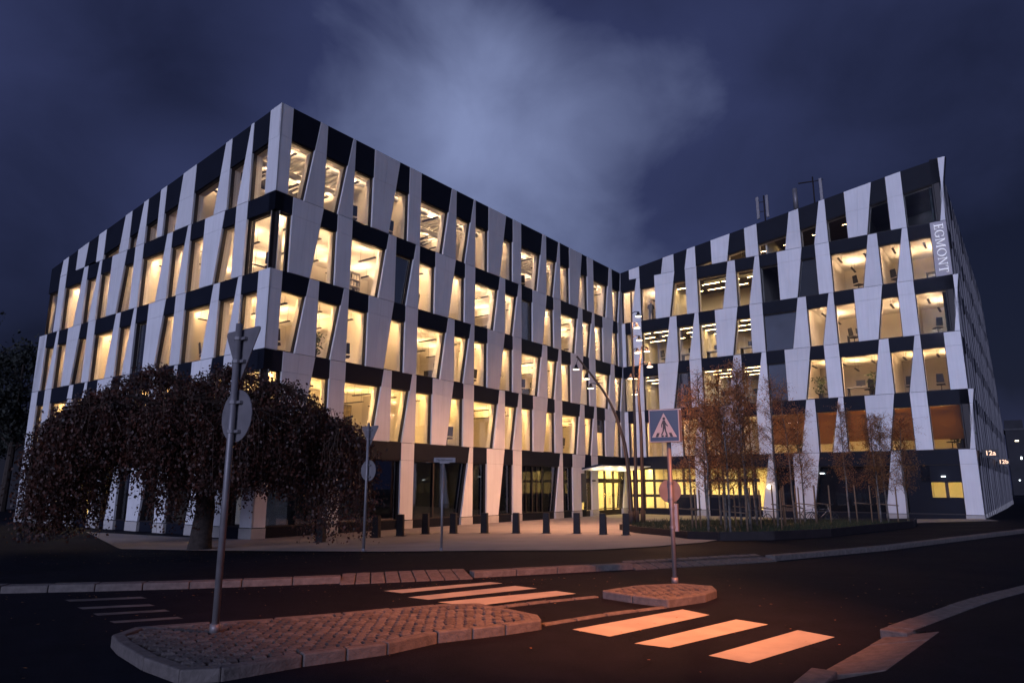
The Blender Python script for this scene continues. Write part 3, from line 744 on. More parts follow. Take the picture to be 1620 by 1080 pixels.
def rooms(F, k, cuts, depth, lit, ceil_mt='white_ceiling', wall_mt='cream_wall', lamp_mt=None):
    for i in range(len(cuts) - 1):
        a, b = cuts[i], cuts[i + 1]; st = lit(i, (a + b) / 2)
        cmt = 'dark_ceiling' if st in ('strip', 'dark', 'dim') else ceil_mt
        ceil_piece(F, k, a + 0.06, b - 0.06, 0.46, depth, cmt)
        zf = zk(k) if k else 0.02
        if i > 0:
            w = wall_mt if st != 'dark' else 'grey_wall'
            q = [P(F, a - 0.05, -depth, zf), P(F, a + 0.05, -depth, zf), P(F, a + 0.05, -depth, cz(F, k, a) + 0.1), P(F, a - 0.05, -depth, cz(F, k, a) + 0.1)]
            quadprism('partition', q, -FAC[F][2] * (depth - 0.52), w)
        if st == 'up':       # added glowing strip, hidden behind the lintel to brighten the room walls
            zc_ = min(cz(F, k, a), cz(F, k, b)) - 0.03; mbc = MB()
            q4 = [P(F, a + 0.15, -0.80, cz(F, k, a) - 0.03), P(F, b - 0.15, -0.80, cz(F, k, b) - 0.03), P(F, b - 0.15, -0.62, cz(F, k, b) - 0.03), P(F, a + 0.15, -0.62, cz(F, k, a) - 0.03)]
            mbc.add(q4 + [p + Vector((0, 0, 0.02)) for p in q4], [(0, 1, 2, 3), (7, 6, 5, 4)], 'added_fill_l%d' % min(max(k, 1), 4)); bpart(mbc, 'added_fill_strip')
        m = max(1, round((b - a) / 1.9)); lm = lamp_mt or 'lamp_l%d' % min(max(k, 1), 4)
        for j in range(m):
            u = a + (b - a) * (j + 0.5) / m
            z = cz(F, k, u)
            if st == 'up':
                lamp(F, k, u, 1.35, z, lm, 1.3); 
                if depth > 5: lamp(F, k, u + 0.3, 4.3, z, lm, 1.5)
            elif st == 'strip':
                for d in (1.3, 2.9, 4.6): lamp(F, k, u + random.uniform(-0.2, 0.2), d, z, 'strip_lamp', 1.4, up=False, drop=0.3, wd=0.10, along=True)
            elif st == 'dim':
                lamp(F, k, u, 3.5, z, 'strip_lamp', 1.2, up=False, drop=0.2, wd=0.05, along=True)
            elif st == 'lobby':
                for d in (1.6, 4.2): lamp(F, k, u, d, z, 'lobby_lamp', 2.0, up=False, drop=0.15, wd=0.5, along=True)
for k in range(1, 5):
    # B: rooms divided at straight panels
    ph = PH['B'][k % 2]
    cuts = [0.46] + [c for c in sorted([ph + j * 9.6 + 0.46 for j in range(0, 4)] + [ph + j * 9.6 + 7.6 for j in range(-1, 4)]) if 6.3 < c < LB - 1.5] + [LB - 0.06]
    rooms('B', k, cuts, DEP, lambda i, u: 'up')
    ph = PH['A'][k % 2]
    cuts = [0.42] + [c for c in sorted([ph + j * 9.7 + 0.46 for j in range(-3, 2)] + [ph + j * 9.7 + 7.6 for j in range(-3, 2)]) if 2.0 < c < LA - DEP - 1] + [LA - DEP - 0.01]
    rooms('A', k, cuts, DEP, lambda i, u: 'up')
def lit_c(k):
    def f(i, u):
        if k == 5: return 'strip' if u < 12 else ('dim' if u < 18 else 'dark')
        if k == 4: return 'up' if u < 3 else ('strip' if u < 11 else ('dark' if u < 16 else 'up'))
        if k == 3: return 'strip' if u < 11 else ('dark' if u < 13.9 else 'up')
        if k == 2: return 'strip' if u < 11.2 else ('dark' if u < 13.2 else 'up')
        return 'up'
    return f
CC = {5: [0.06, 6.2, 11.8, 18.2, LC - 0.5], 4: [0.06, 3.6, 11.1, 15.7, 19.0, LC - 0.5], 3: [0.06, 5.9, 11.0, 14.1, 20.5, LC - 0.5], 2: [0.06, 6.1, 11.2, 13.3, 18.9, LC - 0.5], 1: [0.06, 8.6, 11.0, 18.3, LC - 0.5]}
for k in range(1, 6): rooms('C', k, CC[k], DEP + 0.6, lit_c(k))
# ground floor: lobby at the inner corner, dim rooms elsewhere
rooms('B', 0, [0.46, 9.0, 18.4, 26.6, LB - 0.06], DEP, lambda i, u: 'lobby' if u > 26 else ('dim' if u > 9 else 'dark'))
rooms('C', 0, [0.06, 10.9, 20.0, LC - 0.5], DEP + 0.6, lambda i, u: 'lobby' if (u < 10 or u > 20) else 'dark')
rooms('A', 0, [0.42, 4.5, 11.5, LA - DEP - 0.01], DEP, lambda i, u: 'lobby' if 4 < u < 12 else 'dark')

# top storey: exposed ribs and ducts under the roof deck
for F, u0, u1 in (('B', 0.8, 31.5), ('A', 9.0, LA - DEP - 0.2)):
    mb = MB(); u = u0
    while u < u1:
        z = cz(F, 4, u)
        q = [P(F, u, -5.9, z - 0.13), P(F, u + 0.10, -5.9, z - 0.13), P(F, u + 0.10, -5.9, z), P(F, u, -5.9, z)]
        mb.prism(q, -FAC[F][2] * 5.3, 'white_ceiling'); u += 0.42
    o = bpart(mb, 'ceiling_ribs'); tag(o, kind='stuff')
    for d in (1.4, 3.6):
        mb = MB(); mb.tube([P(F, u0, -d, cz(F, 4, u0) - 0.36), P(F, u1, -d, cz(F, 4, u1) - 0.36)], 0.17, 'duct', 12); bpart(mb, 'duct', smooth=True)
mb = MB(); mb.tube([P('C', 6.4, -2.0, cz('C', 4, 5) - 0.36), P('C', 10.9, -2.0, cz('C', 4, 5) - 0.36)], 0.17, 'duct', 12); bpart(mb, 'duct', smooth=True)

# dark blinds drawn in single windows; amber roller blinds on the right; coloured sheets for reflected sky
def blind_or_reflection(F, k, u, mt='blind_dark', frac=1.0):
    best = min((w for w in WIN if w[0] == F and w[1] == k), key=lambda w: abs(w[4] - u))
    inn = best[3]; q = [list(p) for p in inn]
    if frac < 1:
        for i, j in ((0, 3), (1, 2)):
            q[i][1] = q[j][1] - (q[j][1] - q[i][1]) * frac
    q = [(q[0][0] + 0.01, q[0][1]), (q[1][0] - 0.01, q[1][1]), (q[2][0] - 0.01, q[2][1] - 0.01), (q[3][0] + 0.01, q[3][1] - 0.01)]
    mb = MB(); mb.prism(polyP(F, q, -0.285), FAC[F][2] * 0.012, mt); o = mb.build('blind_or_reflection'); o.parent = best[5]
blind_or_reflection('B', 3, 8.1); blind_or_reflection('B', 3, 19.5); blind_or_reflection('A', 2, 12.7); blind_or_reflection('C', 4, 14.5); blind_or_reflection('C', 2, 5.1); blind_or_reflection('B', 1, 29.0, frac=0.35); blind_or_reflection('C', 3, 12.6, 'sky_reflection'); blind_or_reflection('C', 2, 12.0, 'sky_reflection', 0.97)
for u, fr in ((12.3, 0.78), (14.9, 0.8), (16.9, 0.76), (19.6, 0.78), (22.0, 0.78)): blind_or_reflection('C', 1, u, 'roller_fabric', fr)

# EGMONT sign letters on the corner panel (reading downwards)
def letter_polys(ch):
    R_ = []
    def r(x0, y0, x1, y1): R_.append([(x0, y0), (x1, y0), (x1, y1), (x0, y1)])
    def arc(cx, cy_, rx, ry, tx, ty, a0, a1, m=18):
        for i in range(m):
            t0 = R(a0 + (a1 - a0) * i / m); t1 = R(a0 + (a1 - a0) * (i + 1) / m)
            R_.append([(cx + (rx - tx) * math.cos(t0), cy_ + (ry - ty) * math.sin(t0)), (cx + rx * math.cos(t0), cy_ + ry * math.sin(t0)), (cx + rx * math.cos(t1), cy_ + ry * math.sin(t1)), (cx + (rx - tx) * math.cos(t1), cy_ + (ry - ty) * math.sin(t1))])
    if ch == 'E':
        r(0.12, 0, 0.25, 1); r(0, 0, 0.66, 0.055); r(0, 0.945, 0.62, 1); r(0.25, 0.48, 0.50, 0.535); r(0.61, 0, 0.66, 0.24); r(0.57, 0.78, 0.62, 1); r(0.47, 0.38, 0.51, 0.63); wd = 0.74
    if ch == 'G':
        arc(0.48, 0.5, 0.47, 0.51, 0.13, 0.055, 45, 325); r(0.74, 0.05, 0.87, 0.42); r(0.62, 0.40, 0.97, 0.45); r(0.79, 0.66, 0.84, 0.93); wd = 1.02
    if ch == 'M':
        r(0.10, 0, 0.16, 1); r(0.0, 0, 0.27, 0.05); r(0.92, 0, 1.05, 1); r(0.84, 0, 1.15, 0.05); r(0.0, 0.95, 0.16, 1); r(0.92, 0.95, 1.15, 1)
        R_.append([(0.10, 1), (0.53, 0.08), (0.60, 0.08), (0.25, 1)][::1]); R_.append([(0.53, 0.06), (0.60, 0.06), (0.98, 1), (0.92, 1)]); wd = 1.22
    if ch == 'O': arc(0.52, 0.5, 0.51, 0.51, 0.135, 0.055, 0, 360, 36); wd = 1.10
    if ch == 'N':
        r(0.10, 0, 0.16, 1); r(0, 0, 0.27, 0.05); r(0.80, 0, 0.86, 1); r(0.69, 0.95, 0.97, 1); r(0, 0.95, 0.18, 1)
        R_.append([(0.10, 1), (0.74, 0), (0.86, 0), (0.24, 1)]); wd = 1.03
    if ch == 'T':
        r(0.35, 0, 0.49, 1); r(0, 0.94, 0.84, 1); r(0, 0.74, 0.05, 1); r(0.79, 0.74, 0.84, 1); r(0.24, 0, 0.60, 0.05); wd = 0.86
    return R_, wd
hgt = 0.50; adv = 0.0; kern = 0.08; total = sum(letter_polys(c)[1] for c in 'EGMONT') + kern * 5
sc_h = 3.22 / total; base_u = 22.46; top_z = zk(5) - 0.20
for ch in 'EGMONT':
    polys, wd = letter_polys(ch); mb = MB()
    for i, q in enumerate(polys):
        pts = [P('C', base_u + y * hgt, 0.075 + 0.0012 * (i % 7), top_z - (adv + x) * sc_h) for x, y in q]
        a = (pts[1] - pts[0]).cross(pts[2] - pts[1])
        if a.dot(FAC['C'][2]) < 0: pts = pts[::-1]
        mb.prism(pts, FAC['C'][2] * 0.05, 'letter')
    o = bpart(mb, 'sign_letter'); o['label'] = 'raised white serif letter %s of the vertical sign' % ch
    adv += wd + kern
# text helper
def text_mesh(body, size, extrude, mt):
    cu = bpy.data.curves.new('text', 'FONT'); cu.body = body; cu.size = size; cu.extrude = extrude; cu.align_x = 'CENTER'; cu.align_y = 'CENTER'; cu.offset = 0.012 * size
    o = bpy.data.objects.new('text', cu); col.objects.link(o)
    bpy.context.view_layer.update(); dg = bpy.context.evaluated_depsgraph_get()
    me = bpy.data.meshes.new_from_object(o.evaluated_get(dg)); bpy.data.objects.remove(o); me.materials.clear(); me.materials.append(M[mt]); return me
def number_sign(txt, u, z, size):
    # a projecting sign box on the side facade, facing the street like facade C
    c = P('D', u, 0.55, z)
    mb = MB(); mb.box(tuple(c), (0.85, 0.14, 0.50), 'black_plastic', -TH); mb.box(tuple(P('D', u, 0.05, z)), (0.3, 0.06, 0.08), 'steel_dark', -TH)
    root = bpart(mb, 'number_sign'); root['label'] = 'dark projecting house number sign reading ' + txt
    me = text_mesh(txt, size, 0.008, 'number_glow'); o = bpy.data.objects.new('number', me); col.objects.link(o)
    o.rotation_euler = (math.pi / 2, 0, -TH); p = c - bV * 0.085; o.location = p; o.parent = root
number_sign('12a', 3.5, 4.15, 0.40); number_sign('12b', 24.0, 4.15, 0.46)
# small fittings: globe lamp, door with lit lights, soffit lamps
mb = MB()
def sphere(mb, c, r, mt, nu=14, nv=9, sz=1.0):
    vs_ = [(c[0] + r * math.sin(math.pi * j / nv) * math.cos(2 * math.pi * i / nu), c[1] + r * math.sin(math.pi * j / nv) * math.sin(2 * math.pi * i / nu), c[2] + sz * r * math.cos(math.pi * j / nv)) for j in range(nv + 1) for i in range(nu)]
    mb.add(vs_, [(j * nu + i, (j + 1) * nu + i, (j + 1) * nu + (i + 1) % nu, j * nu + (i + 1) % nu) for j in range(nv) for i in range(nu)], mt)
gp_ = P('C', 10.95, 0.14, 2.08); sphere(mb, gp_, 0.15, 'globe_glow'); mb.disc(P('C', 10.95, 0.03, 2.08), -bV, 0.12, 0.03, 'steel_dark'); bpart(mb, 'wall_lamp', smooth=True)
for u, z in ((14.4, 2.95), (21.3, 2.70)):
    mb = MB(); mb.box(tuple(P('C', u, -0.05, z)), (0.22, 0.16, 0.06), 'cool_light', -TH); bpart(mb, 'soffit_lamp')

# entrance at the inner corner: wall panel with plaque, doors, mullions, canopy
mb = MB(); mb.prism([P('B', 25.98, 0.07, 1.0), P('B', 26.62, 0.07, 1.0), P('B', 26.62, 0.07, 3.0), P('B', 25.98, 0.07, 3.0)], cV * 0.06, 'blind_dark'); bpart(mb, 'plaque')
def mull(F, u, z0, z1, w=0.12, d=0.16, off=-0.30):
    mb = MB(); c = P(F, u, off, (z0 + z1) / 2); mb.box(tuple(c), (w, d, z1 - z0), 'dark_frame', -TH if F == 'C' else math.pi / 2 - TH); bpart(mb, 'mullion')
def rail(F, u0, u1, z, h=0.14, off=-0.28):
    mb = MB(); mb.prism([P(F, u0, off + 0.09, z), P(F, u1, off + 0.09, z), P(F, u1, off + 0.09, z + h), P(F, u0, off + 0.09, z + h)], FAC[F][2] * 0.15, 'dark_frame'); bpart(mb, 'transom')
for u in (27.0, 28.7, 29.9, 31.2, 32.3): mull('B', u, 0.0, 3.42, 0.12)
for u in (0.5, 1.35, 2.2, 3.4, 4.6, 6.6, 7.6, 8.8, 9.9): mull('C', u, 0.0, 3.42, 0.15)
rail('B', 27.0, 32.8, 2.35, 0.32); rail('B', 27.0, 32.8, 0.0, 0.4)
rail('C', 0.2, 10.2, 2.42, 0.20); rail('C', 0.2, 10.2, 1.30, 0.22); rail('C', 0.2, 10.2, 0.0, 0.5)
mb = MB(); mb.prism([P('C', 3.6, -0.2, 0.5), P('C', 10.2, -0.2, 0.5), P('C', 10.2, -0.2, 1.3), P('C', 3.6, -0.2, 1.3)], -bV * 0.05, 'dark_panel'); bpart(mb, 'sill_panel')
# door handles
for u in (29.55, 30.35):
    mb = MB(); mb.tube([P('B', u, -0.12, 0.8), P('B', u, -0.12, 1.6)], 0.02, 'chrome', 8); bpart(mb, 'door_handle', smooth=True)
# canopy with pale lit soffit boards, tilted up towards its front edge, across the inner corner
BK = [P('B', 26.0 + 6.9 * j / 9, 0.06, 3.24) for j in range(10)]
FR = [P('B', 26.35, 1.5, 3.52).lerp(P('C', 2.7, 1.3, 3.56), j / 9) for j in range(10)]
can = MB(); up_ = Vector((0, 0, 0.14))
can.hexa([tuple(p + Vector((0, 0, 0.02))) for p in (BK[0], FR[0], FR[9], BK[9])] + [tuple(p + up_) for p in (BK[0], FR[0], FR[9], BK[9])], 'dark_panel'); bpart(can, 'canopy')
for j in range(9):
    a, b_, c_, d_ = BK[j].lerp(BK[j + 1], 0.02), BK[j].lerp(BK[j + 1], 0.98), FR[j].lerp(FR[j + 1], 0.98), FR[j].lerp(FR[j + 1], 0.02)
    mb = MB(); mb.hexa([tuple(p - Vector((0, 0, 0.02))) for p in (a, d_, c_, b_)] + [tuple(p + Vector((0, 0, 0.015))) for p in (a, d_, c_, b_)], 'white_panel'); bpart(mb, 'soffit_board')
def light(name, typ, loc, power, colr, parent=None, **kw):
    d = bpy.data.lights.new(name, typ); d.energy = power; d.color = colr; d.cycles.use_multiple_importance_sampling = False; d.specular_factor = 0.25
    for a, b in kw.items():
        if a not in ('aim',): setattr(d, a, b)
    o = bpy.data.objects.new(name, d); col.objects.link(o); o.location = loc
    if 'aim' in kw: o.rotation_euler = (Vector(kw['aim']) - Vector(loc)).to_track_quat('-Z', 'Y').to_euler()
    if parent: o.parent = parent; o.matrix_parent_inverse = parent.matrix_world.inverted()
    return o
for u in (27.4, 29.4, 31.4):  # assumed uplights, added to brighten the canopy soffit
    p = P('B', u, 0.40, 2.45)
    mb = MB(); mb.box(tuple(P('B', u, 0.22, 2.5)), (0.34, 0.12, 0.10), 'steel_dark', math.pi / 2 - TH); wl = bpart(mb, 'assumed_uplight')
    light('assumed_uplight_beam', 'SPOT', p, 160, (1.0, 0.76, 0.46), spot_size=R(150), spot_blend=0.8, shadow_soft_size=0.08, aim=p + cV * 0.9 + Vector((0, 0, 1)))

# left ground-floor door, right ground-floor door
for F, u, wd, hh, mt in (('C', 21.45, 1.7, 2.35, 'dark_panel'),):
    mb = MB(); mb.prism([P(F, u - wd / 2, -0.2, GZ), P(F, u + wd / 2, -0.2, GZ), P(F, u + wd / 2, -0.2, 1.45), P(F, u - wd / 2, -0.2, 1.45)], FAC[F][2] * 0.05, mt); bpart(mb, 'door_panel')
    mb = MB(); mb.prism([P(F, 20.1, -0.2, 2.35), P(F, 22.2, -0.2, 2.35), P(F, 22.2, -0.2, 3.4), P(F, 20.1, -0.2, 3.4)], FAC[F][2] * 0.05, mt); bpart(mb, 'door_panel')
    mb = MB(); mb.prism([P(F, 19.3, -0.2, GZ), P(F, 20.6, -0.2, GZ), P(F, 20.6, -0.2, 3.4), P(F, 19.3, -0.2, 3.4)], FAC[F][2] * 0.06, mt); bpart(mb, 'door_panel')
    mull(F, 21.4, 1.4, 2.4, 0.16)
# solid dark infill on C ground floor between 11.4 and 18
mb = MB(); mb.prism([P('C', 11.45, -0.55, 0), P('C', 19.2, -0.55, 0), P('C', 19.2, -0.55, 3.4), P('C', 11.45, -0.55, 3.4)], -bV * 0.05, 'dark_panel'); bpart(mb, 'infill_panel')
for u in (8.0, 9.2, 10.0, 10.8): mull('A', u, 0.0, 3.42, 0.14)
for u in (11.0, 20.3): mull('B', u, 0.3, 3.42, 0.10)
for u in (19.6, 20.8, 21.4): mull('B', u, 0.3, 3.42, 0.07)
# roof antennas
def antenna(u, d, h, kind):
    root = empty('antenna_mast', tuple(P('C', u, -d, roofz('C', u)))); z0 = roofz('C', u) - 0.1
    p = P('C', u, -d, 0); mb = MB()
    mb.tube([(p.x, p.y, z0), (p.x, p.y, z0 + h)], 0.05, 'steel_dark', 8)
    o = mb.build('mast', smooth=True); kids = [o]
    if kind == 'panels':
        for a in (-0.45, 0.25):
            q = p + cV * a - bV * 0.15; mb = MB(); mb.box((q.x, q.y, z0 + h * 0.62), (0.20, 0.12, h * 0.7), 'galvanised', -TH); kids.append(mb.build('antenna_panel', bevel=0.02))
            mb = MB(); mb.tube([(q.x, q.y, z0 + h * 0.5), (p.x, p.y, z0 + h * 0.5)], 0.025, 'steel_dark', 6); mb.tube([(q.x, q.y, z0 + h * 0.8), (p.x, p.y, z0 + h * 0.8)], 0.025, 'steel_dark', 6); kids.append(mb.build('bracket'))
    if kind == 'drum':
        mb = MB(); mb.tube([(p.x, p.y, z0 + 0.5), (p.x, p.y, z0 + h * 1.0)], 0.17, 'galvanised', 12); kids.append(mb.build('antenna_panel', smooth=True))
        mb = MB(); mb.box((p.x, p.y, z0 + 0.4), (0.5, 0.1, 0.08), 'steel_dark', -TH); kids.append(mb.build('bracket'))
    if kind == 'arm':
        a = p - cV * 1.0; mb = MB(); mb.tube([(a.x, a.y, z0 + h * 0.9), (p.x, p.y, z0 + h * 0.86)], 0.05, 'steel_dark', 6); kids.append(mb.build('bracket'))
        q = p + cV * 0.5; mb = MB(); mb.box((q.x, q.y, z0 + h * 0.55), (0.2, 0.12, h * 0.7), 'galvanised', -TH); kids.append(mb.build('antenna_panel', bevel=0.02))
        mb = MB(); mb.tube([(p.x, p.y, z0 + h * 0.85), (q.x + cV.x * 0.2, q.y + cV.y * 0.2, z0 + h * 0.85)], 0.03, 'steel_dark', 6); kids.append(mb.build('bracket'))
    for o in kids: o.parent = root; o.matrix_parent_inverse = Matrix.Translation(-Vector(root.location))
    return root
tag(antenna(11.75, 1.0, 2.5, 'panels'), 'roof antenna mast carrying two tall pale panels, leftmost on the sloping roof', 'antenna', 'antennas on the roof')
tag(antenna(14.0, 1.0, 2.1, 'drum'), 'pale stubby drum antenna between the two masts on the sloping roof', 'antenna', 'antennas on the roof')
tag(antenna(15.3, 1.0, 2.5, 'arm'), 'roof antenna mast with a long side arm, rightmost on the sloping roof', 'antenna', 'antennas on the roof')
#@@PART2
# ------------------------------------------------------------------ helpers for things
def adopt(root, *kids):
    for o in kids: o.parent = root; o.matrix_parent_inverse = Matrix.Translation(-Vector(root.location)) if root.rotation_euler[2] == 0 else root.matrix_world.inverted()
def local_root(name, x, y, rz=0.0, z=None):
    return empty(name, (x, y, zg(x, y) if z is None else z), rz)
def lpart(mb, name, root, **kw):          # mesh given in the root's local coordinates
    o = mb.build(name, **kw); o.parent = root; return o
def leaf_mesh(name, pos, size, mt, droop=0.5, parent=None, aspect=0.6):
    """many leaf quads: pos (n,3), size (n,)"""
    n = len(pos); d = RNG.normal(size=(n, 3)); d[:, 2] -= droop * 1.6; d /= np.linalg.norm(d, axis=1)[:, None]
    s = RNG.normal(size=(n, 3)); s -= (s * d).sum(1)[:, None] * d; s /= np.linalg.norm(s, axis=1)[:, None]
    L = size[:, None]; a = pos; tip = pos + d * L; m1 = pos + d * L * 0.45 + s * L * aspect * 0.5; m2 = pos + d * L * 0.45 - s * L * aspect * 0.5
    v = np.stack([a, m1, tip, m2], 1).reshape(-1, 3)
    me = bpy.data.meshes.new(name); me.vertices.add(4 * n); me.vertices.foreach_set('co', v.ravel())
    me.loops.add(4 * n); me.loops.foreach_set('vertex_index', np.arange(4 * n, dtype=np.int32))
    me.polygons.add(n); me.polygons.foreach_set('loop_start', np.arange(0, 4 * n, 4, dtype=np.int32)); me.polygons.foreach_set('loop_total', np.full(n, 4, dtype=np.int32))
    me.materials.append(M[mt]); me.update(calc_edges=True); me.validate()
    o = bpy.data.objects.new(name, me); col.objects.link(o)
    if parent: o.parent = parent
    return o

# ------------------------------------------------------------------ weeping tree on the left
tx, ty = -10.44, 24.3
tree = local_root('weeping_tree', tx, ty); tag(tree, 'broad weeping tree with dark red leaves hanging before the near corner', 'tree')
mb = MB(); mb.tube([(0, 0, -0.2), (0.02, 0, 0.5), (0.08, 0.03, 1.4), (-0.05, 0, 2.4), (0.0, 0, 3.4)], [0.42, 0.34, 0.30, 0.27, 0.24], 'bark_dark', 12); lpart(mb, 'trunk', tree, smooth=True)
#       lobe: dx, dy, top z, radius, z end (min,max), strands
LOBES = [(-2.1, 0.2, 6.25, 1.9, 2.5, 3.6, 230), (0.75, -0.2, 6.3, 1.9, 1.6, 2.8, 230), (-0.7, 0.6, 5.9, 1.7, 1.0, 2.4, 190), (2.5, -0.3, 5.75, 1.6, 1.6, 2.7, 190), (3.6, 0.2, 4.9, 1.4, 1.7, 2.6, 160), (4.6, 0.0, 4.4, 1.25, 0.2, 1.5, 170),
         (-3.8, 0.3, 5.55, 1.6, 2.2, 3.2, 190), (-4.6, 0.2, 4.9, 1.15, 0.3, 1.6, 190), (-5.15, -0.1, 3.9, 0.75, 0.2, 1.2, 140), (0.2, -2.2, 5.1, 1.8, 1.7, 2.8, 190), (2.2, -2.0, 4.8, 1.6, 1.6, 2.6, 160), (-2.4, -2.0, 5.1, 1.8, 2.4, 3.4, 190), (-3.7, -1.6, 4.6, 1.3, 1.0, 2.4, 160), (0.3, 2.2, 5.2, 1.7, 1.8, 3.0, 130), (-2.6, 2.2, 5.2, 1.6, 2.3, 3.2, 120), (2.6, 1.9, 4.8, 1.5, 1.4, 2.6, 120), (-0.5, -0.9, 3.9, 0.9, 0.6, 1.6, 70)]
br = MB(); lp = []; ls = []
for (dx, dy, zt, r, z0, z1, ns_) in LOBES:
    br.tube([(0, 0, 2.9), (dx * 0.35, dy * 0.35, 4.1 + 0.1 * zt), (dx * 0.8, dy * 0.8, zt - 0.15), (dx, dy, zt - 0.25)], [0.14, 0.10, 0.06, 0.03], 'bark_dark', 6)
    for s_ in range(ns_):
        a = random.uniform(0, 2 * math.pi); rr = r * math.sqrt(random.random()) * random.uniform(0.85, 1.12)
        x, y = dx + rr * math.cos(a), dy + rr * math.sin(a); zs = zt - 1.15 * (rr / r) ** 2 + random.uniform(-0.18, 0.12)
        ze = random.uniform(z0, z1) if rr > r * 0.45 else zs - random.uniform(0.4, 1.3)
        if zs - ze < 0.3: ze = zs - 0.3
        if s_ % 3 == 0: br.tube([(dx, dy, zt - 0.3), (x, y, zs), (x + random.uniform(-.15, .15), y + random.uniform(-.15, .15), (zs + ze) / 2), (x + random.uniform(-.2, .2), y, ze)], [0.02, 0.012, 0.008, 0.004], 'twig', 3, False)
        m = int((zs - ze) / 0.062) + 3
        ox, oy = random.uniform(-.2, .2), random.uniform(-.2, .2)
        for i in range(m):
            t = i / m; sp = 0.13 + 0.05 * t
            lp.append((x + ox * t + random.gauss(0, sp), y + oy * t + random.gauss(0, sp), zs + (ze - zs) * t + random.uniform(-.06, .06))); ls.append(random.uniform(0.065, 0.135))
lpart(br, 'limbs', tree)
leaf_mesh('crown', np.array(lp), np.array(ls), 'weeping_leaf', 0.75, tree, 0.72)

# ------------------------------------------------------------------ birch planting bed
BED = [(5.3, 35.6), (5.75, 32.2), (6.35, 29.2), (6.55, 27.0), (7.4, 25.9), (9.3, 25.7), (11.8, 26.8), (14.82, 29.9), (18.5, 33.2), (20.5, 36.6), (17.5, 39.3), (13.34, 39.6), (8.2, 39.0)]
bed = empty('planting_bed', (10, 31, 0)); tag(bed, kind='structure')
mb = MB(); ring = BED[::1]
for i in range(len(ring)):
    a = Vector((*ring[i], 0)); b = Vector((*ring[(i + 1) % len(ring)], 0)); d = (b - a).normalized(); nn = Vector((-d.y, d.x, 0))
    q = [a - d * 0.02, b + d * 0.02, b + d * 0.02 + nn * 0.07, a - d * 0.02 + nn * 0.07]
    m2 = MB(); m2.hexa([(p.x, p.y, -0.2) for p in q] + [(p.x, p.y, zg(p.x, p.y) + 0.30 + 0.002 * (i % 2)) for p in q], 'steel_dark'); o = m2.build('bed_edge'); adopt(bed, o)
mb.prism([(x, y, 0.28) for x, y in inset(BED, 0.06)], (0, 0, 0.4), 'soil'); o = mb.build('soil'); adopt(bed, o)
gp_l = []; gs_l = []
inb = inset(BED, 0.15)
while len(gp_l) < 9000:
    x, y = random.uniform(5, 21), random.uniform(25, 40)
    if inside(inb, x, y): gp_l.append((x, y, 0.28)); gs_l.append(random.uniform(0.08, 0.26))
def blades(name, pos, size, mt):
    p = np.array(pos); s = np.array(size); n = len(p); a = RNG.uniform(0, 2 * math.pi, n); w = 0.018
    dx = np.stack([np.cos(a), np.sin(a), np.zeros(n)], 1); lean = RNG.normal(0, 0.3, (n, 3)) * s[:, None]; lean[:, 2] = s
    v = np.stack([p - dx * w, p + dx * w, p + lean], 1).reshape(-1, 3)
    me = bpy.data.meshes.new(name); me.from_pydata(v.tolist(), [], [(3 * i, 3 * i + 1, 3 * i + 2) for i in range(n)]); me.materials.append(M[mt])
    o = bpy.data.objects.new(name, me); col.objects.link(o); return o
tag(blades('ground_cover', gp_l, gs_l, 'grass'), 'low dark grasses covering the birch planting bed', 'plants', None, 'stuff')

def birch_mesh(seed, h, cw, nl, base=0.28):
    rnd = random.Random(seed); tr = MB(); pts = []; x = y = 0.0
    for i in range(9):
        t = i / 8; x += rnd.uniform(-0.05, 0.05); y += rnd.uniform(-0.05, 0.05); pts.append((x * t * 2, y * t * 2, -0.1 + h * t))
    tr.tube(pts, [0.055 * (1 - 0.86 * i / 8) for i in range(9)], 'birch_bark', 8)
    tw = MB(); lp = []; ls = []
    nb = 46
    for b in range(nb):
        t = base + (0.97 - base) * (b / nb) ** 0.9; i = min(7, int(t * 8)); f = t * 8 - i
        p = Vector(pts[i]).lerp(Vector(pts[i + 1]), f); a = rnd.uniform(0, 2 * math.pi); ln = cw * (1.05 - 0.72 * t) * rnd.uniform(0.6, 1.15)
        up = rnd.uniform(0.5, 1.1); e = p + Vector((math.cos(a) * ln, math.sin(a) * ln, ln * up)); e2 = e + Vector((math.cos(a) * ln * 0.3, math.sin(a) * ln * 0.3, -ln * rnd.uniform(0.1, 0.5)))
        tw.tube([p, (p + e) / 2 + Vector((0, 0, 0.06)), e, e2], [0.012, 0.009, 0.006, 0.003], 'twig', 4, False)
        subs = []
        for s_ in range(7):
            q = p.lerp(e, rnd.uniform(0.25, 1.0)); r_ = q + Vector((rnd.gauss(0, 0.28), rnd.gauss(0, 0.28), rnd.uniform(-0.4, 0.35))) * (0.5 + cw * 0.6)
            tw.tube([q, r_], [0.005, 0.002], 'twig', 3, False); subs.append((q, r_))
        for l in range(int(nl / nb)):
            q, r_ = rnd.choice(subs + [(e, e2)]); v = q.lerp(r_, rnd.uniform(0.1, 1.1)); lp.append((v.x + rnd.gauss(0, 0.06), v.y + rnd.gauss(0, 0.06), v.z + rnd.gauss(0, 0.06))); ls.append(rnd.uniform(0.03, 0.065))
    return tr, tw, np.array(lp), np.array(ls)
BV = []
for sd_, h, cw, nl in ((1, 6.6, 1.05, 5600), (2, 6.0, 0.95, 5000), (3, 5.4, 1.1, 5200), (4, 6.9, 0.9, 2600)):
    root = empty('birch_tree'); tr, tw, lp, ls = birch_mesh(sd_, h, cw, nl)
    lpart(tr, 'trunk', root, smooth=True); lpart(tw, 'branches', root); leaf_mesh('crown', lp, ls, 'birch_leaf', 0.5, root, 0.75); BV.append(root)
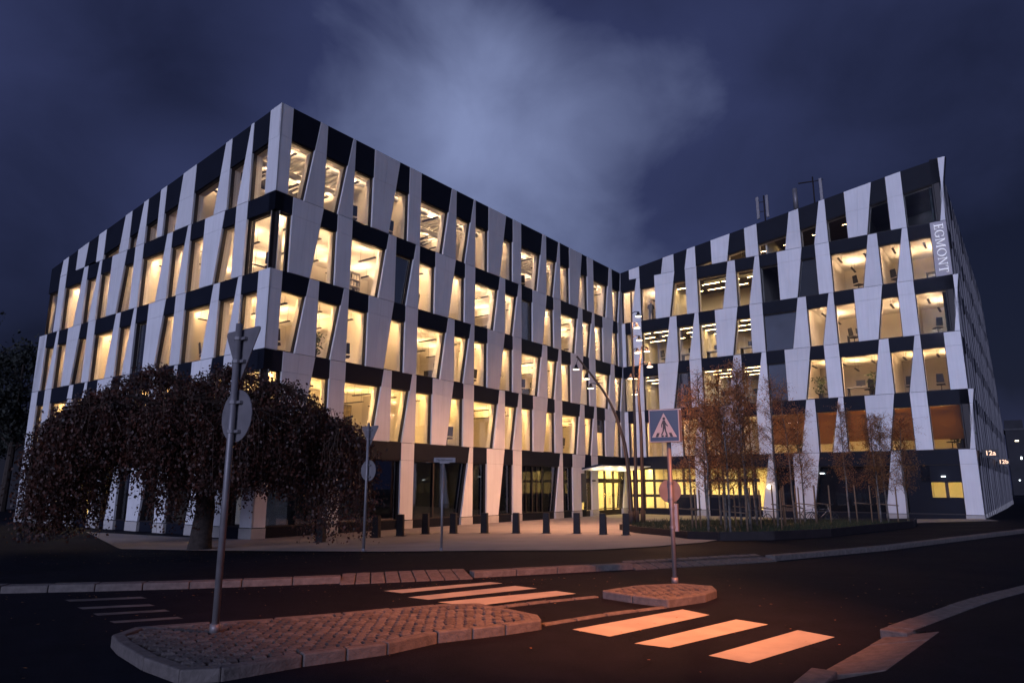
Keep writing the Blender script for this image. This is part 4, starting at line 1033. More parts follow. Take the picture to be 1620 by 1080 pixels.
BIR = [(8.3, 33.2), (8.75, 32.2), (8.04, 29.6), (9.9, 34.2), (8.45, 28.0), (10.5, 33.1), (9.57, 29.4), (11.6, 34.2), (12.0, 32.6), (13.7, 34.9), (14.7, 36.2), (17.4, 37.2), (9.2, 31.0), (10.1, 30.6), (19.3, 37.0), (20.0, 36.4), (18.2, 35.6)]
order = sorted(range(len(BIR)), key=lambda i: BIR[i][0] / BIR[i][1]); used = set()
for rank, i in enumerate(order):
    x, y = BIR[i]; kv = (i * 7 + i // 3) % 4 if i not in (8, 9) else 3
    o = BV[kv] if kv not in used else copy_tree(BV[kv]); used.add(kv)
    o.location = (x, y, 0.27); o.rotation_euler = (0, 0, random.uniform(0, 6.28)); s_ = random.uniform(0.9, 1.08); o.scale = (s_, s_, s_)
    tag(o, 'slender birch with rust leaves, %s from the left in the planting bed' % ORD[rank], 'tree', 'birches in the planting bed')
for kv in range(4):
    if kv not in used:
        for ch in list(BV[kv].children): bpy.data.objects.remove(ch)
        bpy.data.objects.remove(BV[kv])
# tree stakes: two posts with rails
def stake_frame(x, y, rz, h):
    root = empty('tree_stakes', (x, y, 0.27), rz)
    for a in (-0.42, 0.42):
        mb = MB(); mb.tube([(a, 0, -0.1), (a * 1.04, 0.02, h)], 0.035, 'stake_wood', 7); lpart(mb, 'stake', root, smooth=True)
    mb = MB(); mb.tube([(-0.5, 0.04, h * 0.55), (0.5, -0.03, h * 0.5)], 0.026, 'stake_wood', 6); lpart(mb, 'rail', root, smooth=True)
    return root
ST = [(7.3, 30.2, 0.2, 1.75), (8.0, 31.3, 0.9, 1.7), (8.9, 28.7, -0.3, 1.6), (10.2, 31.8, 0.4, 1.8), (11.2, 31.2, -0.5, 1.7), (12.4, 33.4, 0.6, 1.9), (13.2, 34.0, 0.2, 1.8), (14.3, 35.0, -0.2, 1.9), (15.4, 35.6, 0.3, 1.9), (17.8, 36.4, 0.2, 1.9), (18.9, 36.2, -0.4, 1.8)]
for i, (x, y, rz, h) in enumerate(sorted(ST, key=lambda q: q[0] / q[1])):
    tag(stake_frame(x, y, rz, h), 'pair of wooden tree stakes with rail, %s pair from the left in the birch bed' % ORD[i], 'stakes', 'tree stakes')

# bicycles parked behind the birches
def bicycle(x, y, rz, lbl):
    root = local_root('bicycle', x, y, rz)
    def wheel(cx):
        mb = MB(); pts = [(cx + 0.33 * math.cos(2 * math.pi * k / 20), 0, 0.34 + 0.33 * math.sin(2 * math.pi * k / 20)) for k in range(21)]
        mb.tube(pts, 0.02, 'rubber', 6, False)
        w = lpart(mb, 'wheel', root, smooth=True)
        mb = MB()
        for k in range(10):
            t = 2 * math.pi * k / 10; mb.tube([(cx, 0, 0.34), (cx + 0.31 * math.cos(t), 0, 0.34 + 0.31 * math.sin(t))], 0.003, 'chrome', 3, False)
        lpart(mb, 'spokes', w)
    wheel(-0.52); wheel(0.52)
    mb = MB()
    for a, b in (((-0.52, 0.34), (-0.15, 0.30)), ((-0.52, 0.34), (-0.2, 0.82)), ((-0.15, 0.30), (-0.22, 0.88)), ((-0.15, 0.30), (0.38, 0.80)), ((-0.2, 0.80), (0.36, 0.84)), ((0.36, 0.95), (0.52, 0.34))):
        mb.tube([(a[0], 0, a[1]), (b[0], 0, b[1])], 0.017, 'chrome', 6)
    lpart(mb, 'frame', root, smooth=True)
    mb = MB(); mb.hexa([(-0.36, -0.03, 0.88), (-0.08, -0.02, 0.88), (-0.08, 0.02, 0.88), (-0.36, 0.03, 0.88), (-0.38, -0.09, 0.93), (-0.06, -0.02, 0.93), (-0.06, 0.02, 0.93), (-0.38, 0.09, 0.93)], 'rubber'); lpart(mb, 'saddle', root)
    mb = MB(); mb.tube([(0.30, -0.28, 1.0), (0.38, -0.12, 1.02), (0.36, 0.0, 0.98), (0.38, 0.12, 1.02), (0.30, 0.28, 1.0)], 0.014, 'chrome', 6); lpart(mb, 'handlebar', root, smooth=True)
    tag(root, lbl, 'bicycle', 'parked bicycles'); return root
bicycle(12.6, 36.6, 0.5, 'bicycle parked below the round glowing wall lamp'); bicycle(16.4, 38.2, -0.2, 'bicycle parked behind the stakes, right of the pair of parked bicycles'[:0] or 'bicycle farthest right among those parked behind the stakes'); bicycle(15.3, 37.4, 0.3, 'bicycle parked in the middle behind the birch stakes')

# ------------------------------------------------------------------ bollards
BO = [(-7.36, 27.92), (-5.68, 30.29), (-4.81, 31.17), (-3.88, 32.5), (-2.66, 32.9), (-1.25, 33.0), (0.19, 33.0), (1.57, 33.0), (2.95, 32.9), (4.03, 32.0), (4.9, 31.1)]
proto = None
for i, (x, y) in enumerate(BO):
    if proto is None:
        proto = empty('bollard'); mb = MB(); mb.hexa([(-.15, -.15, 0.02), (.15, -.15, 0.02), (.15, .15, 0.02), (-.15, .15, 0.02), (-.135, -.135, 0.92), (.135, -.135, 0.92), (.135, .135, 0.92), (-.135, .135, 0.92)], 'steel_dark'); lpart(mb, 'post', proto, bevel=0.012)
        mb = MB(); mb.box((0, 0, 0.012), (0.42, 0.42, 0.03), 'steel_dark'); lpart(mb, 'base_plate', proto)
        o = proto
    else: o = copy_tree(proto)
    o.location = (x, y, zg(x, y) + 0.014); o.rotation_euler = (0, 0, random.uniform(-0.1, 0.1) - 0.2)
    tag(o, 'dark square steel bollard, %s from the left along the plaza edge' % ORD[i], 'bollard', 'bollards along the plaza edge')

# ------------------------------------------------------------------ plaza light masts with spotlight heads
def head(root, p, tip, mt='steel_dark'):
    """a small bell-shaped spotlight at p hanging from tip"""
    mb = MB(); mb.tube([tip, ((tip[0] + p[0]) / 2, (tip[1] + p[1]) / 2, max(tip[2], p[2]) + 0.12), (p[0], p[1], p[2] + 0.25)], 0.022, mt, 6, False)
    mb.tube([(p[0], p[1], p[2] + 0.26), (p[0], p[1], p[2] + 0.12), (p[0], p[1], p[2])], [0.05, 0.09, 0.17], mt, 14, False)
    h = mb.build('spotlight', smooth=True); adopt(root, h)
    ml = MB(); ml.disc((p[0], p[1], p[2] - 0.002), (0, 0, -1), 0.155, 0.01, 'spot_lens', 16); l = ml.build('lens'); l.parent = h; l.matrix_parent_inverse = Matrix.Identity(4)
    return h
SPOT_C = (1.0, 0.46, 0.24)
def mast(name, pts, rads, heads, lbl, aims, power):
    root = empty(name, (pts[0][0], pts[0][1], 0.0)); mb = MB()
    # smooth the centre line
    sm = []
    for i in range(len(pts) - 1):
        p0 = Vector(pts[max(0, i - 1)]); p1 = Vector(pts[i]); p2 = Vector(pts[i + 1]); p3 = Vector(pts[min(len(pts) - 1, i + 2)])
        for j in range(6):
            t = j / 6; sm.append(((2 * p1) + (p2 - p0) * t + (2 * p0 - 5 * p1 + 4 * p2 - p3) * t * t + (3 * p1 - p0 - 3 * p2 + p3) * t ** 3) * 0.5)
    sm.append(Vector(pts[-1])); m = len(sm)
    mb.tube(sm, [rads[0] + (rads[1] - rads[0]) * i / (m - 1) for i in range(m)], 'bronze_pole', 12); o = mb.build('pole', smooth=True); adopt(root, o)
    mb = MB(); mb.tube([(pts[0][0], pts[0][1], -0.05), (pts[0][0], pts[0][1], 0.9)], rads[0] * 1.25, 'steel_dark', 12); o = mb.build('pole_sleeve', smooth=True); adopt(root, o)
    for (p, tip), aim in zip(heads, aims):
        head(root, p, tip)
        light('spot_beam', 'SPOT', (p[0], p[1], p[2] - 0.06), power, SPOT_C, spot_size=R(120), spot_blend=0.9, shadow_soft_size=0.2, aim=aim).parent = None
    tag(root, lbl, 'street lamp', 'plaza light masts'); return root
Y1 = 35.9
mast('light_mast', [(5.95, Y1, 0), (5.92, Y1, 2.0), (5.80, Y1, 3.6), (5.60, Y1, 4.7), (4.90, Y1, 6.6), (3.37, Y1, 8.75)], (0.12, 0.05),
     [((3.33, Y1, 8.05), (3.55, Y1, 8.5)), ((3.85, Y1, 7.55), (4.05, Y1, 7.8)), ((4.05, Y1 - 0.1, 7.05), (4.45, Y1, 7.2))], 'curved bronze lamp mast bending left over the plaza with small spotlights',
     [(-2, 33, 0), (0, 40, 0), (3, 38, 0)], 1500)
mast('light_mast', [(6.25, 36.2, 0), (6.32, 36.2, 5), (6.37, 36.2, 12.3)], (0.11, 0.04),
     [((6.72, 36.2, 10.95), (6.37, 36.2, 11.1)), ((6.62, 36.2, 10.32), (6.37, 36.2, 10.5)), ((6.72, 36.2, 9.65), (6.37, 36.2, 9.8)), ((6.60, 36.2, 8.98), (6.37, 36.2, 9.1))], 'tallest straight lamp mast with four spotlights stacked on its right side',
     [(3, 46, 0), (6, 48, 0), (9, 44, 0), (8, 30, 0)], 1500)
mast('light_mast', [(6.84, 37.64, 0), (6.90, 37.64, 4.7), (6.85, 37.64, 7.4), (7.12, 37.64, 9.6)], (0.11, 0.045),
     [((7.35, 37.5, 9.3), (7.08, 37.6, 9.5)), ((7.48, 37.5, 8.45), (7.0, 37.6, 8.6)), ((6.42, 37.5, 7.8), (6.86, 37.6, 8.0)), ((6.60, 37.5, 6.95), (6.86, 37.6, 7.1))], 'slightly bowed lamp mast nearest the birches with spotlights on both sides',
     [(12, 36, 3), (9.5, 32, 2), (1, 37, 0), (-4, 38, 0)], 1500)

# assumed street lamp on the near pavement, out of view, added to light the crossing
root = empty('assumed_street_lamp', (7.6, 4.6, 0.4)); mb = MB(); mb.tube([(7.6, 4.6, 0.3), (7.6, 4.6, 7.5), (7.2, 4.9, 8.7), (5.2, 6.2, 9.3)], [0.11, 0.08, 0.07, 0.05], 'galvanised', 10); adopt(root, mb.build('pole', smooth=True))
mb = MB(); mb.box((4.9, 6.4, 9.28), (0.8, 0.3, 0.14), 'galvanised', 2.56); adopt(root, mb.build('lamp_head', bevel=0.03))
mb = MB(); mb.box((4.85, 6.43, 9.20), (0.5, 0.2, 0.02), 'spot_lens', 2.56); adopt(root, mb.build('lens'))
tag(root, 'assumed galvanised street lamp, out of view on the near pavement, lighting the crossing', 'street lamp')
light('assumed_street_lamp_beam', 'SPOT', (4.8, 6.46, 9.1), 14000, (1.0, 0.265, 0.075), spot_size=R(58), spot_blend=1.0, shadow_soft_size=0.25, aim=(0.8, 11.6, 0.3))  # beam of the assumed lamp

# ------------------------------------------------------------------ traffic signs
def sign_pole(root, x, y, z0, z1, r=0.045, mt='galvanised'):
    mb = MB(); mb.tube([(x, y, z0 - 0.05), (x, y, z1)], r, mt, 14); o = mb.build('pole', smooth=True); adopt(root, o)
    mb = MB(); mb.tube([(x, y, z0), (x, y, z0 + 0.1)], r * 1.5, mt, 14); o = mb.build('pole_socket', smooth=True); adopt(root, o)
def plate(root, name, c, e, up, outline, thick, front, back, normal):
    """outline in (e, up) coordinates; front face towards normal"""
    c = Vector(c); e = Vector(e); nn = Vector(normal)
    pts = [c + e * a + Vector((0, 0, 1)) * b for a, b in outline]
    if (pts[1] - pts[0]).cross(pts[2] - pts[1]).dot(nn) < 0: pts = pts[::-1]
    mb = MB(); n_ = len(pts); a = pts; b = [p - nn * thick for p in pts]
    mb.add(a + b, [tuple(range(n_))], front); mb.add(a + b, [tuple(range(2 * n_ - 1, n_ - 1, -1))], back); mb.add(a + b, [(i, i + n_, (i + 1) % n_ + n_, (i + 1) % n_) for i in range(n_)], back)
    o = mb.build(name); adopt(root, o); return o
def rounded_tri(s, inv=True):
    h = s * 0.866; v = [(-s / 2, h / 3), (0, -2 * h / 3), (s / 2, h / 3)]; pts = []
    for i in range(3):
        a, b, c = Vector(v[i - 1]), Vector(v[i]), Vector(v[(i + 1) % 3]); r = 0.05
        p = b + (a - b).normalized() * r * 1.6; q = b + (c - b).normalized() * r * 1.6
        for t in (0, 0.25, 0.5, 0.75, 1): pts.append(tuple((p * (1 - t) + b * t) * (1 - t) + (b * (1 - t) + q * t) * t))
    return pts
def circle(r, n=30): return [(r * math.cos(2 * math.pi * k / n), r * math.sin(2 * math.pi * k / n)) for k in range(n)]
def back_sign(x, y, z0, ztop, psi, s, zt, rd, zd, lbl, mt='sign_back', r=0.045):
    root = empty('traffic_sign', (x, y, z0)); sign_pole(root, x, y, z0, ztop, r)
    e = Vector((math.cos(psi), -math.sin(psi), 0)); nn = Vector((math.sin(psi), math.cos(psi), 0))   # printed face looks away from the camera
    off = nn * (r + 0.03)
    plate(root, 'triangle_plate', Vector((x, y, zt)) + off, e, None, rounded_tri(s), 0.012, 'sign_white', mt, nn)
    plate(root, 'round_plate', Vector((x, y, zd)) + off, e, None, circle(rd), 0.012, 'sign_blue', mt, nn)
    for z in (zt + 0.1, zt - 0.2, zd + 0.17, zd - 0.2):
        mb = MB(); mb.tube([(x, y, z - 0.02), (x, y, z + 0.02)], r + 0.012, 'galvanised', 12); mb.box(tuple(Vector((x, y, z)) + off * 0.5), (0.26, 0.05, 0.035), 'galvanised', -psi); adopt(root, mb.build('clamp'))
    tag(root, lbl, 'traffic sign'); return root
back_sign(-3.57, 8.94, 0.42, 4.22, R(37), 0.82, 3.92, 0.335, 3.02, 'backs of an upside-down triangle sign and round sign on the near-left island pole', r=0.042)
back_sign(-4.60, 22.56, zg(-4.6, 22.56), 4.12, R(35), 0.80, 3.80, 0.33, 2.62, 'distant backs of a triangle sign and round sign by the weeping tree')
# pedestrian crossing sign on the far island
px, py = 2.95, 13.29
root = empty('crossing_sign', (px, py, 0.42)); sign_pole(root, px, py, 0.42, 3.05, 0.04)
psi = R(25); e = Vector((math.cos(psi), -math.sin(psi), 0)); nn = Vector((-math.sin(psi), -math.cos(psi), 0)); up = Vector((0, 0, 1)); c = Vector((px - 0.05, py, 3.25)) + nn * 0.02
def plane_pts(lst, lift): return [c + e * a + up * b + nn * lift for a, b in lst]
def flat(lst, lift, th, mt, name):
    pts = plane_pts(lst, lift)
    if (pts[1] - pts[0]).cross(pts[2] - pts[1]).dot(nn) < 0: pts = pts[::-1]
    mb = MB(); mb.prism(pts, nn * th, mt); o = mb.build(name); adopt(root, o); return o
hw, hh = 0.285, 0.305
mb = MB(); mb.prism(plane_pts([(-hw, -hh), (hw, -hh), (hw, hh), (-hw, hh)], 0.09), nn * 0.19, 'sign_white'); o = mb.build('sign_box', bevel=0.012); adopt(root, o)
flat([(-hw + .018, -hh + .018), (hw - .018, -hh + .018), (hw - .018, hh - .018), (-hw + .018, hh - .018)], 0.094, 0.004, 'sign_blue', 'blue_face')
flat([(-0.235, -0.215), (0.235, -0.215), (0.0, 0.235)], 0.098, 0.003, 'sign_white', 'white_triangle')
Bm = MB()
def fig(lst, mbx=None):
    pts = plane_pts(lst, 0.101 + 0.0005 * (len(Bm.f) % 5))
    if (pts[1] - pts[0]).cross(pts[2] - pts[1]).dot(nn) < 0: pts = pts[::-1]
    Bm.prism(pts, nn * 0.003, 'sign_black')
fig([(0.003 + 0.026 * math.cos(t * math.pi / 7), 0.13 + 0.028 * math.sin(t * math.pi / 7)) for t in range(14)])
fig([(-0.022, 0.098), (0.026, 0.098), (0.032, -0.03), (-0.022, -0.03)])            # torso
fig([(-0.020, 0.096), (-0.052, 0.02), (-0.052, -0.032), (-0.034, -0.03), (-0.034, 0.015), (-0.008, 0.06)])   # left arm
fig([(0.02, 0.092), (0.048, 0.03), (0.078, -0.004), (0.066, -0.018), (0.032, 0.014), (0.012, 0.05)])        # right arm
fig([(-0.022, -0.026), (0.012, -0.026), (-0.008, -0.11), (-0.04, -0.175), (-0.062, -0.172), (-0.03, -0.105)])  # back leg
fig([(0.0, -0.026), (0.033, -0.026), (0.04, -0.1), (0.066, -0.175), (0.04, -0.175), (0.016, -0.105)])      # front leg
o = Bm.build('walking_figure'); adopt(root, o)
for xa, xb, ya, yb in ((-0.165, -0.115, -0.21, -0.135), (-0.055, -0.012, -0.21, -0.178), (0.018, 0.064, -0.21, -0.178), (0.115, 0.165, -0.21, -0.135)):
    sk = 0.03 if xa < -0.06 else (-0.03 if xa > 0.06 else 0.0)
    flat([(xa, ya), (xb, ya), (xb + sk, yb), (xa + sk, yb)], 0.1015, 0.003, 'sign_black', 'zebra_bar')
pd = Vector((px, py, 2.05)); e2 = Vector((1, 0.15, 0)).normalized(); n2 = Vector((0.15, -1, 0)).normalized()
plate(root, 'round_plate', pd - n2 * 0.055, e2, None, circle(0.215), 0.012, 'sign_blue', 'sign_back', -n2)
for z in (2.2, 1.92, 1.75, 1.4):
    mb = MB(); mb.tube([(px, py, z - 0.02), (px, py, z + 0.02)], 0.053, 'galvanised', 12); adopt(root, mb.build('clamp'))
mb = MB(); mb.box((px + 0.085, py + 0.05, 1.57), (0.09, 0.12, 0.5), 'galvanised', -0.4); adopt(root, mb.build('marker_plate', bevel=0.01))
tag(root, 'blue pedestrian crossing sign with white triangle on a pole on the small island', 'traffic sign')
# street name sign
x, y = -2.17, 22.35; z0 = zg(x, y)
root = empty('street_name_sign', (x, y, z0)); sign_pole(root, x, y, z0, 2.82, 0.035)
mb = MB(); mb.box((x + 0.05, y, 2.94), (0.68, 0.025, 0.15), 'sign_back', 0.0); adopt(root, mb.build('name_plate', bevel=0.005))
mb = MB(); mb.box((x + 0.05, y, 2.85), (0.3, 0.05, 0.03), 'galvanised'); adopt(root, mb.build('bracket'))
me = text_mesh('Nydalsveien', 0.105, 0.002, 'sign_black'); o = bpy.data.objects.new('lettering', me); col.objects.link(o); o.rotation_euler = (math.pi / 2, 0, 0); o.location = (x + 0.05, y - 0.016, 2.94); adopt(root, o)
tag(root, 'pale street name plate on a slim pole before the dark shop window', 'street sign')

# ------------------------------------------------------------------ furniture seen through the windows
def fl(k): return (zk(k) if k else 0.02) + 0.022
def office_chair(F, k, u, d, rz, lbl):
    p = P(F, u, -d, fl(k)); root = empty('office_chair', tuple(p), rz)
    mb = MB(); mb.box((0, 0, 0.47), (0.48, 0.46, 0.08), 'black_plastic'); lpart(mb, 'seat', root, bevel=0.03)
    mb = MB(); mb.hexa([(-.22, .20, .58), (.22, .20, .58), (.22, .25, .58), (-.22, .25, .58), (-.19, .28, 1.12), (.19, .28, 1.12), (.19, .32, 1.12), (-.19, .32, 1.12)], 'black_plastic'); lpart(mb, 'backrest', root, bevel=0.03)
    mb = MB(); mb.tube([(0, 0, 0.08), (0, 0, 0.44)], 0.03, 'black_plastic', 8)
    for q in range(5): mb.tube([(0, 0, 0.09), (0.3 * math.cos(q * 1.2566), 0.3 * math.sin(q * 1.2566), 0.05)], 0.02, 'black_plastic', 5)
    lpart(mb, 'base', root)
    tag(root, lbl, 'office chair', 'chairs behind the windows'); return root
def desk(F, k, u, d, lbl, monitor=True):
    p = P(F, u, -d, fl(k)); root = empty('desk', tuple(p), -TH if F != 'B' else math.pi / 2 - TH)
    mb = MB(); mb.box((0, 0, 0.73), (1.5, 0.7, 0.03), 'desk_top'); lpart(mb, 'desk_top', root)
    for a in (-0.68, 0.68):
        mb = MB(); mb.box((a, 0, 0.36), (0.05, 0.6, 0.71), 'black_plastic'); lpart(mb, 'leg', root)
    if monitor:
        mb = MB(); mb.box((0.1, 0, 1.05), (0.58, 0.03, 0.36), 'black_plastic'); mb.box((0.1, 0.03, 0.82), (0.05, 0.04, 0.2), 'black_plastic'); mb.box((0.1, 0.03, 0.752), (0.22, 0.16, 0.015), 'black_plastic')
        mo = mb.build('monitor'); mo.parent = None; mo.location = p; mo.rotation_euler = root.rotation_euler; tag(mo, wl(F, k, 'black monitor'), 'monitor', 'monitors behind the windows')
    tag(root, lbl, 'desk', 'desks behind the windows'); return root
def potted(F, k, u, d, h, lbl):
    p = P(F, u, -d, fl(k)); root = empty('potted_plant', tuple(p)); mb = MB(); mb.tube([(0, 0, 0), (0, 0, 0.4)], [0.15, 0.2], 'black_plastic', 12); lpart(mb, 'pot', root)
    nl = 160; q = np.stack([RNG.normal(0, 0.2, nl), RNG.normal(0, 0.2, nl), RNG.uniform(0.4, h, nl)], 1); leaf_mesh('foliage', q, RNG.uniform(0.14, 0.3, nl), 'leaf_green', 0.1, root, 0.4)
    tag(root, lbl, 'plant', 'plants behind the windows'); return root
def shelf(F, k, u, d, w, h, lbl):
    p = P(F, u, -d, fl(k)); root = empty('shelf', tuple(p), -TH if F != 'B' else math.pi / 2 - TH)
    for a in (-w / 2, w / 2):
        mb = MB(); mb.box((a, 0, h / 2), (0.03, 0.35, h), 'desk_top'); lpart(mb, 'side', root)
    m = 4
    for j in range(m + 1):
        mb = MB(); mb.box((0, 0, 0.02 + j * (h - 0.04) / m), (w - 0.035, 0.34, 0.025), 'desk_top'); sh = lpart(mb, 'board', root)
    tag(root, lbl, 'shelf')
    for j in range(m):
        mb = MB(); x = -w / 2 + 0.05
        z = 0.035 + j * (h - 0.04) / m
        while x < w / 2 - 0.1:
            t = random.uniform(0.03, 0.07); hb = random.uniform(0.18, 0.3); mb.box((x + t / 2, -0.03, z + hb / 2), (t * 0.92, 0.22, hb), random.choice(['book_mix', 'black_plastic', 'sign_white', 'cream_wall_b'])); x += t * random.choice([1, 1, 1, 1.6])
        o = mb.build('binders'); o.location = p; o.rotation_euler = root.rotation_euler; tag(o, 'row of binders on the %s board of the shelf in the lit office' % ORD[j], 'binders', None, 'stuff')
FLN = {1: 'first', 2: 'second', 3: 'third', 4: 'fourth', 5: 'top'}
WNG = {'A': 'left wing', 'B': 'long middle wing', 'C': 'right wing'}
cnt = {}
def wl(F, k, what):
    cnt[(F, k, what)] = cnt.get((F, k, what), 0) + 1
    return '%s, %s from left among the %s floor windows of the %s' % (what, ORD[cnt[(F, k, what)] - 1], FLN[k], WNG[F])
rb = math.pi / 2 - TH
for F, k, us in (('B', 2, (1.2, 5.2, 7.3, 15.0, 20.1)), ('B', 1, (5.3, 8.0, 12.9, 17.6, 24.9)), ('B', 3, (9.9, 26.0)), ('B', 4, (5.2, 7.7, 20.2)), ('C', 3, (3.2, 17.0, 21.9)), ('C', 4, (17.6, 19.9)), ('C', 2, (3.6, 17.6, 20.0, 21.7)), ('C', 5, (10.1,)), ('A', 2, (17.6, 21.4)), ('A', 3, (22.6,)), ('C', 1, (21.9,))):
    for u in us: office_chair(F, k, u, 1.0, (rb if F == 'B' else -TH) + random.uniform(-0.8, 0.8) + math.pi, wl(F, k, 'dark office chair'))
for F, k, us in (('B', 1, (4.9, 14.8, 21.0)), ('B', 2, (12.6, 22.4, 30.0)), ('B', 3, (17.8, 24.4)), ('C', 2, (7.5, 9.9, 16.9, 18.3)), ('C', 3, (5.1, 7.2, 9.8, 17.2)), ('C', 4, (22.3,)), ('A', 2, (18.0,)), ('A', 3, (13.2,))):
    for u in us: desk(F, k, u, 1.7, wl(F, k, 'pale desk'))
for F, k, u, h in (('B', 2, 3.2, 1.3), ('C', 2, 14.6, 1.5), ('C', 2, 18.0, 1.6), ('B', 2, 16.9, 1.2), ('C', 1, 22.3, 1.7), ('C', 1, 12.9, 1.6)): potted(F, k, u, 0.9, h, wl(F, k, 'potted leafy plant'))
shelf('B', 3, 5.75, 1.6, 1.2, 1.5, 'low open shelf packed with binders in the large third floor window')
# pictures
def picture(F, k, u, d, w, h, z, lbl, along=True):
    p = P(F, u, -d, fl(k) + z); root = empty('framed_picture', tuple(p), -TH if F != 'B' else math.pi / 2 - TH)
    mb = MB(); mb.box((0, 0, 0), (w, 0.04, h), 'black_plastic'); lpart(mb, 'frame', root); mb = MB(); mb.box((0, -0.023, 0), (w - 0.1, 0.01, h - 0.1), 'picture_art'); lpart(mb, 'art', root); tag(root, lbl, 'picture', 'pictures in the offices')
picture('B', 1, 9.6, 6.04, 1.0, 1.5, 1.7, 'dark framed picture in the first floor office right of the tree'); picture('B', 1, 12.4, 6.04, 0.9, 1.4, 1.6, 'yellow framed picture in the narrow first floor window'); picture('B', 1, 27.3, 6.04, 1.0, 1.2, 1.6, 'grey framed picture in the first floor office near the entrance')

# person standing at a window in the right wing
def person(F, k, u, d, rz, lbl):
    p = P(F, u, -d, fl(k)); root = empty('person', tuple(p), rz)
    V_ = [(0, 0, 0.95, .15), (0, 0.0, 1.15, .15), (0, 0, 1.38, .17), (0, 0, 1.50, .06), (0, -0.01, 1.58, .075), (0, -0.015, 1.67, .10), (0, -.01, 1.75, .075),
          (0.10, 0, 0.88, .10), (0.12, -0.01, 0.50, .068), (0.12, 0.02, 0.09, .045), (0.13, -0.13, 0.04, .04), (-0.10, 0, 0.88, .10), (-0.12, -0.01, 0.50, .068), (-0.12, 0.02, 0.09, .045), (-0.13, -0.13, 0.04, .04),
          (0.19, 0, 1.40, .062), (0.25, 0.03, 1.12, .05), (0.16, -0.20, 1.08, .036), (0.10, -0.26, 1.10, .03), (-0.19, 0, 1.40, .062), (-0.25, 0.03, 1.12, .05), (-0.16, -0.20, 1.08, .036), (-0.10, -0.26, 1.10, .03)]
    Ed = [(0, 1), (1, 2), (2, 3), (3, 4), (4, 5), (5, 6), (0, 7), (7, 8), (8, 9), (9, 10), (0, 11), (11, 12), (12, 13), (13, 14), (2, 15), (15, 16), (16, 17), (17, 18), (2, 19), (19, 20), (20, 21), (21, 22)]
    me = bpy.data.meshes.new('body'); me.from_pydata([v[:3] for v in V_], Ed, []); o = bpy.data.objects.new('body', me); col.objects.link(o); o.parent = root
    sk = o.modifiers.new('skin', 'SKIN'); lay = me.skin_vertices[0] if me.skin_vertices else None
    if lay is None:
        bpy.context.view_layer.objects.active = o; bpy.ops.object.select_all(action='DESELECT'); o.select_set(True); bpy.ops.mesh.customdata_skin_add(); lay = me.skin_vertices[0]
    for i, v in enumerate(V_): lay.data[i].radius = (v[3], v[3]); lay.data[i].use_root = (i == 0)
    sb = o.modifiers.new('sub', 'SUBSURF'); sb.levels = 2; sb.render_levels = 2; me.materials.append(M['cloth_dark'])
    mb = MB(); sphere(mb, (0, -0.02, 1.66), 0.105, 'skin', 14, 10, 1.18); h = mb.build('head', smooth=True); h.parent = root
    mb = MB(); sphere(mb, (0, 0.012, 1.70), 0.112, 'sign_black', 14, 8, 1.02); h = mb.build('hair', smooth=True); h.parent = root
    tag(root, lbl, 'person'); return root
person('C', 4, 2.2, 0.95, -TH + 0.6, 'person in dark clothes standing at a window beside the inner corner')

# ------------------------------------------------------------------ background
def far_building(name, x, y, w, d, h, rz, lbl, wins, seed):
    root = empty(name, (x, y, 0), rz); mb = MB(); mb.box((0, 0, h / 2), (w, d, h), 'far_wall'); lpart(mb, 'wall', root)
    mb = MB(); mb.box((0, 0, h + 0.2), (w + 0.4, d + 0.4, 0.4), 'roofing'); lpart(mb, 'roof', root)
    for (u, z, ww, hh_, mt) in wins:
        mb = MB(); mb.box((u, -d / 2 - 0.03, z), (ww, 0.08, hh_), mt); lpart(mb, 'window', root)
    tag(root, lbl, 'building'); return root
fb = far_building('far_building', 131, 168, 22, 16, 15.0, -0.6, 'dark block with a small roof tower far down the street at the right edge', [(-9, 12.5, .7, .25, 'small_light'), (-8.6, 8.5, .3, .6, 'cool_light'), (-7, 4.2, .3, .25, 'small_light'), (-5.5, 3.6, .3, .25, 'small_light'), (-9.5, 3.4, .3, .25, 'cool_light')], 1)
mb = MB(); mb.box((-9.2, -6, 16.2), (3.6, 3.6, 2.4), 'far_wall'); lpart(mb, 'roof_tower', fb)
far_building('far_building', -56, 70, 20, 10, 9, 0.35, 'low dark house beyond the left end of the office block', [(2, 6, 1.4, 1.8, 'far_green'), (-3, 6, 1.4, 1.8, 'far_green'), (6, 6, 1.4, 1.8, 'far_green')], 3)
x, y = -42.5, 56.0
root = empty('far_street_lamp', (x, y, 0)); mb = MB(); mb.tube([(x, y, 0), (x, y, 6.2)], 0.08, 'steel_dark', 8); adopt(root, mb.build('pole')); mb = MB(); sphere(mb, (x, y, 6.4), 0.26, 'small_light'); adopt(root, mb.build('globe', smooth=True)); tag(root, 'small distant lamp glowing left of the weeping tree', 'street lamp')
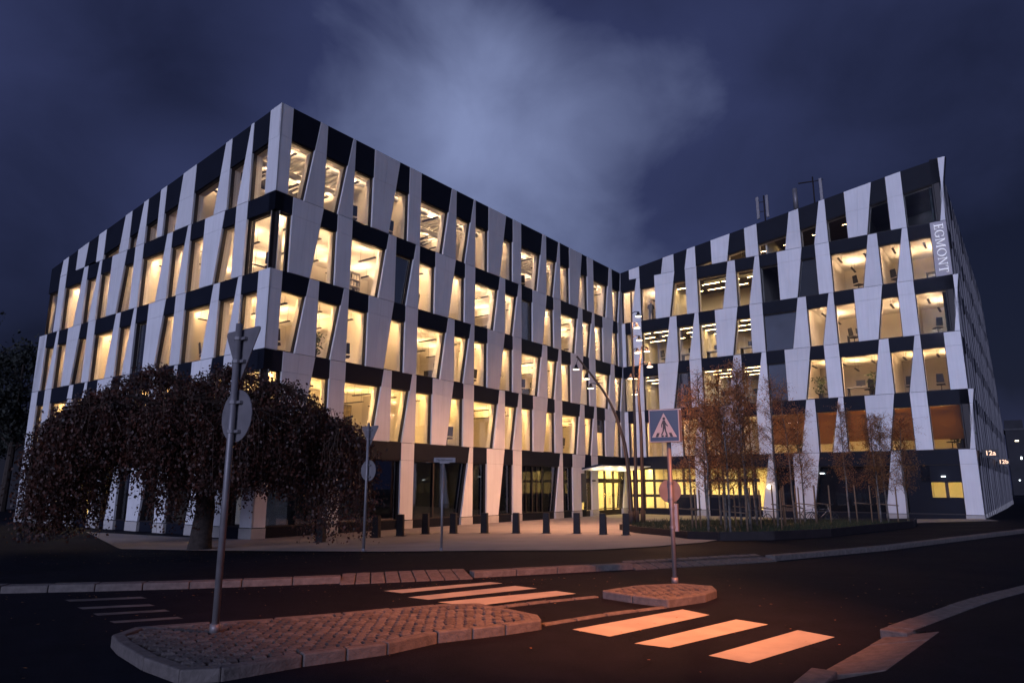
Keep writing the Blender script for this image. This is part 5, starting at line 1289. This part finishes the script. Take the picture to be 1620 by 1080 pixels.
for i, (x, y, h, r) in enumerate(((-44, 62, 16, 4.5), (-52, 66, 18, 5), (-60, 72, 17, 5), (-66, 70, 14, 5))):
    root = empty('far_tree', (x, y, 0)); mb = MB(); mb.tube([(0, 0, 0), (0.2, 0, h * 0.4), (0, 0.2, h * 0.8)], [0.35, 0.25, 0.08], 'bark_dark', 8)
    for q in range(14):
        a = random.uniform(0, 6.28); z = h * random.uniform(0.3, 0.7); mb.tube([(0, 0, z), (math.cos(a) * r * 0.7, math.sin(a) * r * 0.7, z + h * 0.2)], [0.1, 0.03], 'bark_dark', 5)
    lpart(mb, 'trunk', root)
    nl = 7000; cs = RNG.normal(0, 1, (26, 3)) * np.array([r * 0.42, r * 0.42, h * 0.17]) + np.array([0, 0, h * 0.66]); q = cs[RNG.integers(0, 26, nl)] + RNG.normal(0, 0.6, (nl, 3))
    leaf_mesh('crown', q, RNG.uniform(0.2, 0.45, nl), 'far_green', 0.3, root, 0.7)
    tag(root, 'dim bare-edged tree in the dark background, %s from the right of the left wing' % ORD[i], 'tree', 'background trees')

# fallen leaves on the road and pavements
lp = []; ls = []
while len(lp) < 420:
    x, y = random.uniform(-9, 9), random.uniform(7, 15)
    near = min(kdist(x, y), 9)
    if random.random() < (0.9 if near < 1.2 else 0.12) and not inside(ISL1, x, y) and not inside(ISL2, x, y): lp.append((x, y, ROAD + 0.012)); ls.append(random.uniform(0.03, 0.07))
while len(lp) < 700:
    x, y = random.uniform(-15, -3), random.uniform(18, 27); lp.append((x, y, zg(x, y) + 0.02)); ls.append(random.uniform(0.04, 0.09))
o = leaf_mesh('fallen_leaves', np.array(lp), np.array(ls), 'birch_leaf', 0.0)
v = np.empty(len(o.data.vertices) * 3); o.data.vertices.foreach_get('co', v); v = v.reshape(-1, 4, 3); v[:, :, 2] = v[:, :1, 2] + (v[:, :, 2] - v[:, :1, 2]) * 0.12 + 0.004; o.data.vertices.foreach_set('co', v.ravel())
tag(o, 'scattered fallen brown leaves on road and pavement', 'leaves', None, 'stuff')
